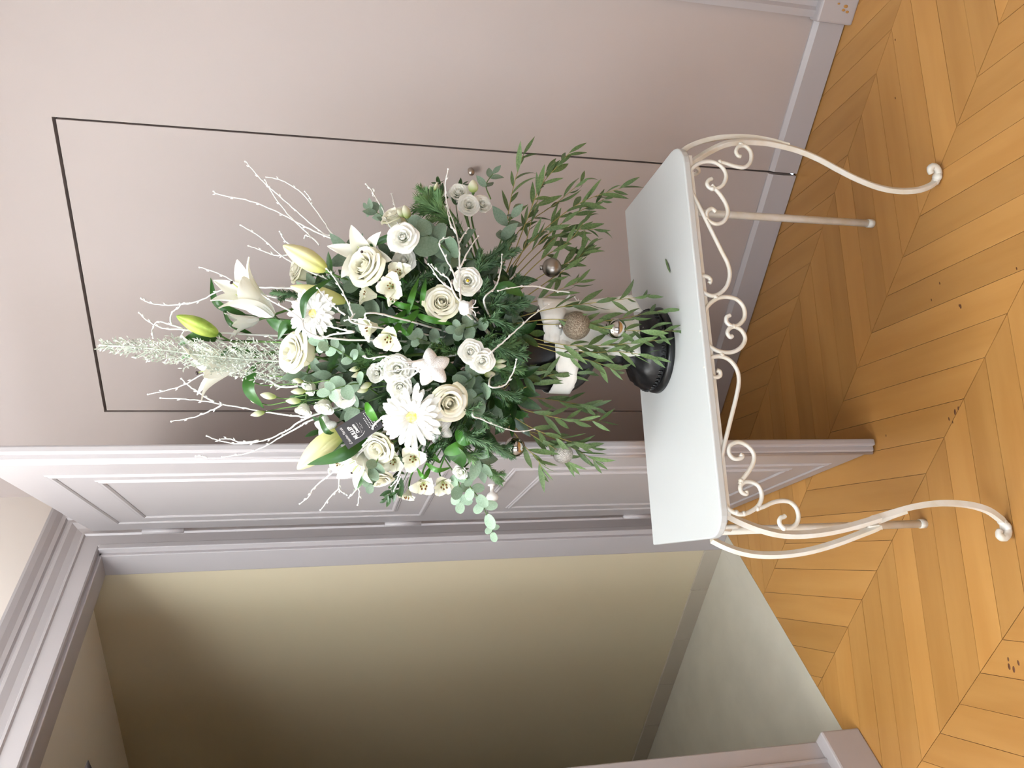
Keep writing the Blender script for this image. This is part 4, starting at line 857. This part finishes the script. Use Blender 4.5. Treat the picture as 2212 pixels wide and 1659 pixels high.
# ------------------------------------------------------------------ fir
for pts, w_, mat, d, lab in [([(700, 655), (650, 640), (590, 632)], 15, 'fir_green', -.05, 'dark fir tip behind the smaller gerbera, highest of the fir'), ([(985, 490), (945, 455), (905, 432)], 26, 'fir_light', .02, 'soft light green fir tuft at the right edge'), ([(960, 470), (930, 440), (928, 415)], 24, 'fir_light', .0, 'light fir tuft beside the ragged lisianthus'),
    ([(1030, 590), (1070, 565), (1120, 540)], 17, 'fir_green', .03, 'fir tip below the right lisianthus pointing at the bauble'), ([(1035, 640), (1085, 622), (1140, 608)], 17, 'fir_green', .03, 'fir tip above the drooping white twig'), ([(1030, 580), (1080, 540), (1110, 510)], 16, 'fir_green', .02, 'fir tip behind the willow leaves on the right'),
    ([(1030, 745), (1075, 748), (1120, 742)], 20, 'fir_light', .03, 'bright fir fan beside the urn rim'), ([(1045, 795), (1085, 795), (1130, 800)], 19, 'fir_light', .02, 'bright fir fan under the three pale buds'), ([(1000, 880), (1050, 900), (1085, 925)], 18, 'fir_green', .06, 'fir tip below the greenish rose'),
    ([(1000, 930), (1060, 960), (1105, 985)], 19, 'fir_green', .05, 'fir tip above the left glitter bauble'), ([(1000, 970), (1050, 1010), (1080, 1040)], 18, 'fir_light', .03, 'lowest left fir tip against the door leaf'), ([(870, 640), (910, 600), (950, 590)], 17, 'fir_green', .0, 'fir tip between alstroemeria and grey eucalyptus'),
    ([(980, 760), (960, 755), (935, 745)], 15, 'fir_light', .03, 'short fir tip above the glitter star'), ([(860, 770), (810, 775), (765, 778)], 16, 'fir_light', .02, 'fir tip beside the narrow green buds'), ([(860, 870), (840, 850), (820, 860)], 15, 'fir_green', .0, 'dark fir tip beside the touching lisianthus'), ([(980, 700), (1000, 640), (1010, 570)], 16, 'fir_green', -.02, 'dark fir twig behind the middle rose'),
    ([(930, 990), (945, 960), (950, 925)], 16, 'fir_green', .03, 'fir tip under the large gerbera'), ([(760, 640), (720, 610), (690, 600)], 15, 'fir_green', -.03, 'dark fir twig under the fat yellow bud'), ([(1050, 690), (1090, 700), (1120, 720)], 17, 'fir_green', .06, 'fir tip just above the ribbon band'), ([(1050, 740), (1095, 760), (1135, 770)], 18, 'fir_green', .07, 'fir tip hanging over the urn rim beside the ribbon'), ([(1060, 660), (1100, 660), (1140, 655)], 17, 'fir_green', .04, 'fir tip under the glossy pointed leaf'), ([(1050, 830), (1090, 850), (1120, 860)], 18, 'fir_green', .05, 'fir tip over the left side of the urn')]:
    fir(pts, lab, w_, mat, d=d)
# ------------------------------------------------------------------ dense dark filler behind the blooms
LMK = [(640, 763, 'the top cream rose'), (790, 578, 'the lily backed rose'), (953, 656, 'the middle rose'), (968, 869, 'the greenish rose'), (821, 966, 'the card side rose'), (677, 677, 'the smaller gerbera'), (890, 900, 'the large gerbera'), (932, 794, 'the central glitter star'), (775, 925, 'the florist card'), (870, 512, 'the open lisianthus'), (1010, 607, 'the yellow centred lisianthus'), (1030, 770, 'the twin lisianthus'), (860, 815, 'the paired lisianthus'), (742, 858, 'the round lisianthus'), (845, 618, 'the brown stamened alstroemeria'), (840, 730, 'the hanging alstroemeria'), (893, 990, 'the outfacing alstroemeria'), (1015, 430, 'the lisianthus cluster'), (1085, 748, 'the urn rim'), (660, 555, 'the fat yellow bud'), (930, 440, 'the soft fir tuft'), (1050, 930, 'the left fir tips'), (690, 970, 'the pale lily bud'), (1090, 580, 'the right fir tips'), (910, 735, 'the four leaved eucalyptus'), (1000, 705, 'the grey eucalyptus rosette')]
def nearl(x, y):
    q = sorted(LMK, key=lambda t: (t[0]-x)**2+(t[1]-y)**2)[:2]; return 'dark leafy filler sprig between %s and %s' % (q[0][2], q[1][2])
fo = [(x, y) for x in range(600, 1141, 56) for y in range(480, 1031, 54) if ((x-900)/275)**2+((y-755)/258)**2 < 1]
for i, (x, y) in enumerate(fo):
    x += rnd.uniform(-20, 20); y += rnd.uniform(-20, 20); b = bulge(x, y)
    sprig('ruscus_sprig', [(x*.55+1085*.45, y*.6+748*.4, b*.45), (x*.85+1085*.15, y*.85+748*.15, b*.6), (x, y, b*.78)], nearl(x, y), LF['ruscus' if i % 3 else 'euco'], (44, 70), 7, 'stem_dark', 55, group='dark filler sprigs between the blooms', start=.15, face=1.2)
fm = thing('floral_foam', 'dark soaked block of floral foam in the mouth of the urn', 'foam', CORE-np.array([0, 0, .02]))
MB().add(lathe([(.02, -.05), (.082, -.05), (.088, 0), (.08, .05), (.05, .085), (.01, .095)], 24, lambda t, i: 1+.06*math.sin(5*t+i))).ob('block', 'foam', fm, smooth=True)
# small boxwood like sprigs at the left edge
for pts, lab in [([(870, 980, .06), (860, 1030, .04), (835, 1075, .02)], 'small leaved dark sprig left of the lower rose'), ([(890, 1000, .06), (860, 1060, .03), (835, 1080, .0)], 'small leaved dark sprig pointing at the door panel'), ([(960, 470, .04), (955, 430, .0), (945, 395, -.02)], 'upright small leaved sprig beside the ragged lisianthus'), ([(990, 480, .04), (985, 430, .0), (1000, 400, -.02)], 'small leaved sprig behind the cluster below the door knob'), ([(870, 520, .06), (875, 560, .1), (880, 590, .12)], 'small leaved stalk crossing the tucked lisianthus')]:
    sprig('boxwood_sprig', pts, lab, LF['small'], (20, 30), 6, 'stem_dark', 40, r=.0012, opp=True, start=.3, group='small leaved sprigs')
# ------------------------------------------------------------------ silver plume
pt = [PX(x, y, .05) for x, y in ((700, 790), (620, 782), (520, 775), (420, 765), (320, 752), (214, 745))]
P = cat(pt, 10); loc = P[0]; pu = thing('silver_plume', 'tall silver sprayed feathery plume rising above the arrangement', 'foliage', loc)
V, f = tube(cat([CORE, CORE*.4+P[0]*.6, P[0]], 5)[:-1]+P, .0022, 6); ob('stem', me_('stem', shift(V, loc), f, 'silver_plume'), pu)
for i in range(2, len(P)-1):
    t_ = i/len(P)
    for sg in (-1, 1):
        T_ = P[i+1]-P[i-1]; T_ /= np.linalg.norm(T_); sd = np.cross(T_, EZ); sd /= np.linalg.norm(sd); L = (.066*(1-t_)**.8+.007)*rnd.uniform(.7, 1.15)
        dd = T_*.6+sd*sg*.65+EZ*rnd.uniform(-.45, .55); dd /= np.linalg.norm(dd); q = cat([P[i], P[i]+dd*L*.5, P[i]+dd*L+T_*L*.2], 4)
        b = MB().add(tube(q, .0009, 5)); N = int(8+L*340)
        for j in range(N):
            c = q[min(len(q)-1, 1+int(rnd.random()*(len(q)-1)))]; u = np.array([rnd.gauss(0, 1) for _ in range(3)]); u /= np.linalg.norm(u); h = rnd.uniform(.005, .0115); s_ = np.cross(u, EZ+.3*EX); s_ = s_/np.linalg.norm(s_)*.0014
            a0 = c+u*.001; m0 = c+u*h*.6+T_*.002; k = len(b.v); b.v += [tuple(v_) for v_ in (a0, m0+s_, c+u*h+T_*.003, m0-s_)]; b.f += [(k, k+1, k+2, k+3)]
        b.v = shift(b.v, loc); b.ob('side_plume', 'silver_plume', pu)['kind'] = 'stuff'
# ------------------------------------------------------------------ white birch twigs
for ln, d, lab in [
    ([[(530, 348), (546, 366), (572, 396), (600, 420), (640, 455), (700, 505), (740, 522)], [(572, 388), (590, 420), (620, 460), (660, 500), (690, 528)]], -.02, 'white twig forking at the far right of the top'),
    ([[(461, 413), (476, 421), (540, 434), (600, 458), (660, 490), (710, 513), (755, 530)], [(670, 512), (660, 508), (657, 516)]], -.01, 'long white twig reaching furthest over the jib door'),
    ([[(575, 382), (615, 392), (660, 425), (700, 478), (738, 522)], [(658, 413), (668, 425), (672, 432)]], -.03, 'thin curved white twig below the forked one'),
    ([[(519, 487), (560, 510), (600, 545), (625, 563), (700, 600)], [(537, 531), (575, 545), (600, 552), (625, 550)], [(604, 500), (612, 515), (625, 528)]], -.02, 'white twig behind the fat yellow lily bud'),
    ([[(790, 397), (805, 415), (828, 455), (850, 500)], [(806, 408), (808, 418), (803, 418)]], -.02, 'short white twig at the right edge above the rose'),
    ([[(846, 419), (855, 455), (870, 500)]], -.02, 'tiny white twig beside the short one'),
    ([[(968, 365), (962, 400), (966, 440), (982, 490), (992, 540), (992, 590), (995, 640), (1000, 670)], [(965, 445), (972, 480), (985, 505)], [(1012, 493), (1000, 510), (992, 525)], [(1033, 510), (1010, 545), (993, 580)], [(980, 512), (950, 520), (956, 545), (975, 580), (987, 610)]], .09, 'tall upright white twig crossing the right side of the bouquet'),
    ([[(932, 572), (950, 590), (970, 605), (985, 640)], [(926, 570), (950, 605), (975, 625)]], .1, 'forked white twig beside the lisianthus with a yellow centre'),
    ([[(1084, 550), (1082, 580), (1070, 620), (1045, 648)]], .06, 'white twig in front of the right fir tips'),
    ([[(1075, 628), (1110, 621), (1150, 618), (1200, 628), (1230, 638)], [(1242, 642), (1250, 655), (1255, 661)]], .1, 'white twig arching down towards the ribbon'),
    ([[(1185, 658), (1150, 682), (1110, 718), (1080, 745), (1055, 766)]], .1, 'straight white twig pointing down over the ribbon'),
    ([[(1115, 777), (1108, 805), (1088, 833), (1056, 833)]], .09, 'hooked white twig over the bright fir fan'),
    ([[(1155, 927), (1115, 932), (1070, 918), (1040, 905), (1020, 890)]], .07, 'white twig drooping past the left fir tips'),
    ([[(305, 645), (318, 652), (345, 658), (385, 658), (430, 650), (475, 628), (520, 621), (600, 622), (660, 630)], [(410, 654), (395, 655), (385, 665), (372, 675), (368, 690), (371, 700)]], -.01, 'long curved white twig left of the highest lily'),
    ([[(300, 675), (315, 690), (335, 702), (360, 710), (400, 712), (450, 718)], [(331, 730), (329, 712), (340, 695), (365, 700), (395, 710)], [(390, 742), (395, 718), (410, 711)]], -.02, 'topmost white twig with a hooked side shoot'),
    ([[(431, 577), (465, 588), (500, 605), (540, 630)]], -.03, 'short white twig poking out behind the highest lily'),
    ([[(320, 852), (365, 842), (400, 830), (440, 808), (480, 806), (530, 808), (580, 822), (640, 835)]], -.01, 'white twig bending round the veiled lily'),
    ([[(347, 860), (410, 863), (460, 870), (520, 880), (580, 891), (640, 898), (690, 893)], [(391, 818), (410, 835), (440, 855), (462, 868)], [(370, 910), (420, 901), (455, 887), (480, 874)]], .0, 'thick white twig with three tips at the upper left'),
    ([[(446, 942), (485, 955), (530, 958), (575, 950), (620, 930), (675, 898)], [(475, 949), (497, 948), (520, 955), (560, 952)]], -.02, 'white twig curving down at the upper left'),
    ([[(480, 987), (530, 980), (570, 965), (605, 945), (650, 920), (680, 905)], [(423, 985), (440, 986), (448, 990)]], -.03, 'lowest of the upper left white twigs over the door edge'),
    ([[(648, 1088), (668, 1072), (675, 1058), (700, 1035), (745, 998), (790, 955), (805, 935), (822, 905)], [(732, 1018), (718, 1010), (710, 1015), (713, 1027)], [(838, 912), (836, 926), (834, 918)]], .05, 'white twig running from the florist card down to the left'),
    ([[(692, 1102), (715, 1072), (731, 1055), (733, 1030), (745, 1005), (790, 960)], [(750, 1069), (738, 1062), (732, 1055)]], .04, 'forked white twig below the left lily'),
    ([[(773, 1091), (776, 1062), (770, 1040), (772, 1010), (785, 970)], [(754, 1075), (765, 1063), (777, 1050)]], .04, 'short white twig hanging by the left rose'),
    ([[(705, 580), (722, 600), (740, 630), (752, 655), (762, 680), (772, 700)], [(685, 622), (705, 645), (725, 665), (745, 680)]], .09, 'white twig crossing below the fat yellow bud'),
    ([[(560, 632), (590, 652), (620, 668), (650, 690), (690, 728)], [(660, 698), (700, 703), (740, 712), (765, 717)], [(662, 722), (690, 732), (720, 722), (765, 718)]], .1, 'white twig lying across the smaller gerbera'),
    ([[(785, 770), (795, 774), (830, 770), (860, 775), (890, 782)], [(800, 797), (815, 790), (828, 776)], [(832, 805), (870, 797), (900, 795)], [(855, 826), (885, 815), (908, 798)]], .11, 'thin white twig holding the glitter star'),
    ([[(850, 1060), (865, 1030), (870, 1010)], [(845, 1050), (858, 1035), (868, 1012)]], .05, 'thin white twig behind the left alstroemerias'),
    ([[(745, 692), (760, 690), (785, 690), (810, 676)]], .1, 'stub of white twig above the alstroemeria trumpet')]:
    branch(ln, lab, d)
pod = thing('seed_pod', 'white painted seed pod on the upright twig beside the middle rose', 'pod', at(1004, 664, .12), frame(DIR(1, .1, .3)))
MB().add(lathe([(.002, -.012), (.011, -.009), (.014, 0), (.012, .008), (.014, .013), (.004, .010)], 10, lambda t, i: 1+.22*math.sin(5*t+i))).ob('pod', 'white_twig', pod, smooth=True)
for k in range(4):
    a = 1.4*k+.4; MB().add(tube(cat([(0, 0, .008), (.008*math.cos(a), .008*math.sin(a), .02), (.016*math.cos(a), .016*math.sin(a), .022)], 3), .0012, 5)).ob('spike', 'white_twig', pod, smooth=True)
# ------------------------------------------------------------------ ornaments
star(932, 794, 46, 'white glitter star ornament in the centre of the bouquet', .08, 3.3, (.1, -.05, 1))
star(948, 925, 38, 'glitter star mostly hidden under the large gerbera', .015, .6, (.3, .3, 1), False)
star(704, 922, 30, 'glitter star beside the top corner of the florist card', .01, 2.2, (-.3, .2, 1), False)
bauble(1192, 578, 21, 'bauble_matte', 'matte grey bauble among the right willow leaves', hang=.06)
bauble(1245, 703, 31, 'bauble_glitter', 'largest bauble, glittery bronze, in front of the ribbon', hang=.14)
bauble(1330, 710, 23, 'bauble_shine', 'mirror bright bauble hanging lowest by the urn foot', hang=.14)
bauble(1112, 965, 22, 'bauble_shine', 'shiny silver bauble behind the left fir tip', hang=.04)
bauble(1216, 980, 22, 'bauble_frost', 'frosted silver bauble in front of the door leaf', hang=.04)
# ------------------------------------------------------------------ florist card
cc = [PX(*q, bulge(775, 925)+.055+e_) for q, e_ in (((723, 926), 0), ((753, 972), .004), ((829, 920), .01), ((801, 877), .004))]
c0 = (cc[0]+cc[1]+cc[2]+cc[3])/4; dx_ = (cc[1]-cc[0]+cc[2]-cc[3]); dy_ = (cc[0]-cc[3]+cc[1]-cc[2]); Wc = np.linalg.norm(dx_)/2; Hc = np.linalg.norm(dy_)/2
xa = -dx_/np.linalg.norm(dx_); ya = dy_-xa*(dy_@xa); ya /= np.linalg.norm(ya); za = np.cross(xa, ya)
cd = thing('florist_card', 'dark grey florist card with white lettering tucked among the flowers', 'card', c0, Matrix(((xa[0], ya[0], za[0]), (xa[1], ya[1], za[1]), (xa[2], ya[2], za[2]))))
MB().box(-Wc/2, Wc/2, -Hc/2, Hc/2, -.0008, 0).ob('card', 'card_black', cd)
def text(s, x, y, h, shear=0., rot=0., wd=None, bold=0.):
    cu = bpy.data.curves.new('lettering', 'FONT'); cu.body = s; cu.size = h; cu.align_x = 'CENTER'; cu.align_y = 'CENTER'; cu.shear = shear; cu.offset = bold; cu.extrude = .00012
    o = bpy.data.objects.new('tmp', cu); COL.objects.link(o); dg = bpy.context.evaluated_depsgraph_get(); m = bpy.data.meshes.new_from_object(o.evaluated_get(dg)); bpy.data.objects.remove(o)
    m.materials.clear(); m.materials.append(MATS['card_ink']); xs_ = [v.co.x for v in m.vertices]; k = (wd/(max(xs_)-min(xs_))) if wd else 1
    ob('lettering', m, cd, Matrix.Translation((x, y, .0002)) @ Matrix.Rotation(rot, 4, 'Z') @ Matrix.Diagonal((k, 1, 1, 1)))
text('Création Florale', -.0, Hc*.37, Hc*.09, .35, .05, Wc*.8)
text('MULLER', -.002, Hc*.19, Hc*.13, .3, .06, Wc*.62, .0004)
text('Design', .002, Hc*.09, Hc*.10, .35, .06, Wc*.42, .0003)
def stroke(pts, r=.0002):
    V, f = tube(cat([(x*Wc/2, y*Hc/2, .0003) for x, y in pts], 5), r, 5); ob('pen_line', me_('pen_line', V, f, 'card_ink'), cd)
stroke([(-.62, .42), (-.66, .2), (-.6, .02), (-.45, -.12)], .0005)
stroke([(-.45, .0), (-.38, .06), (-.32, -.03), (-.22, .03), (-.1, .0), (.1, .03), (.3, .0), (.5, .03)])
stroke([(-.2, -.1), (-.1, -.14), (-.02, -.06), (.08, -.14), (.2, -.1), (.35, -.12)])
for r_ in range(4):
    x = -.7+(.25 if r_ == 0 else 0)
    while x < (.75 if r_ else .5):
        wv = rnd.uniform(.04, .1); b = MB().box((x)*Wc/2, (x+wv)*Wc/2, (-.42-.11*r_)*Hc/2, (-.38-.11*r_)*Hc/2, 0, .0003); b.ob('small_print', 'card_ink', cd); x += wv+.07
# ------------------------------------------------------------------ fallen leaf on the table
a_, b_ = onz(1437, 559, TZ+.002), onz(1449, 590, TZ+.002); L_ = np.linalg.norm(b_-a_); d_ = (b_-a_)/L_
t_ = thing('fallen_leaf', 'single narrow fallen leaf lying on the white table top', 'leaf', a_)
ob('blade', LF['willow'][0], t_, frame((0, 0, 1), d_).to_4x4() @ Matrix.Scale(L_, 4))
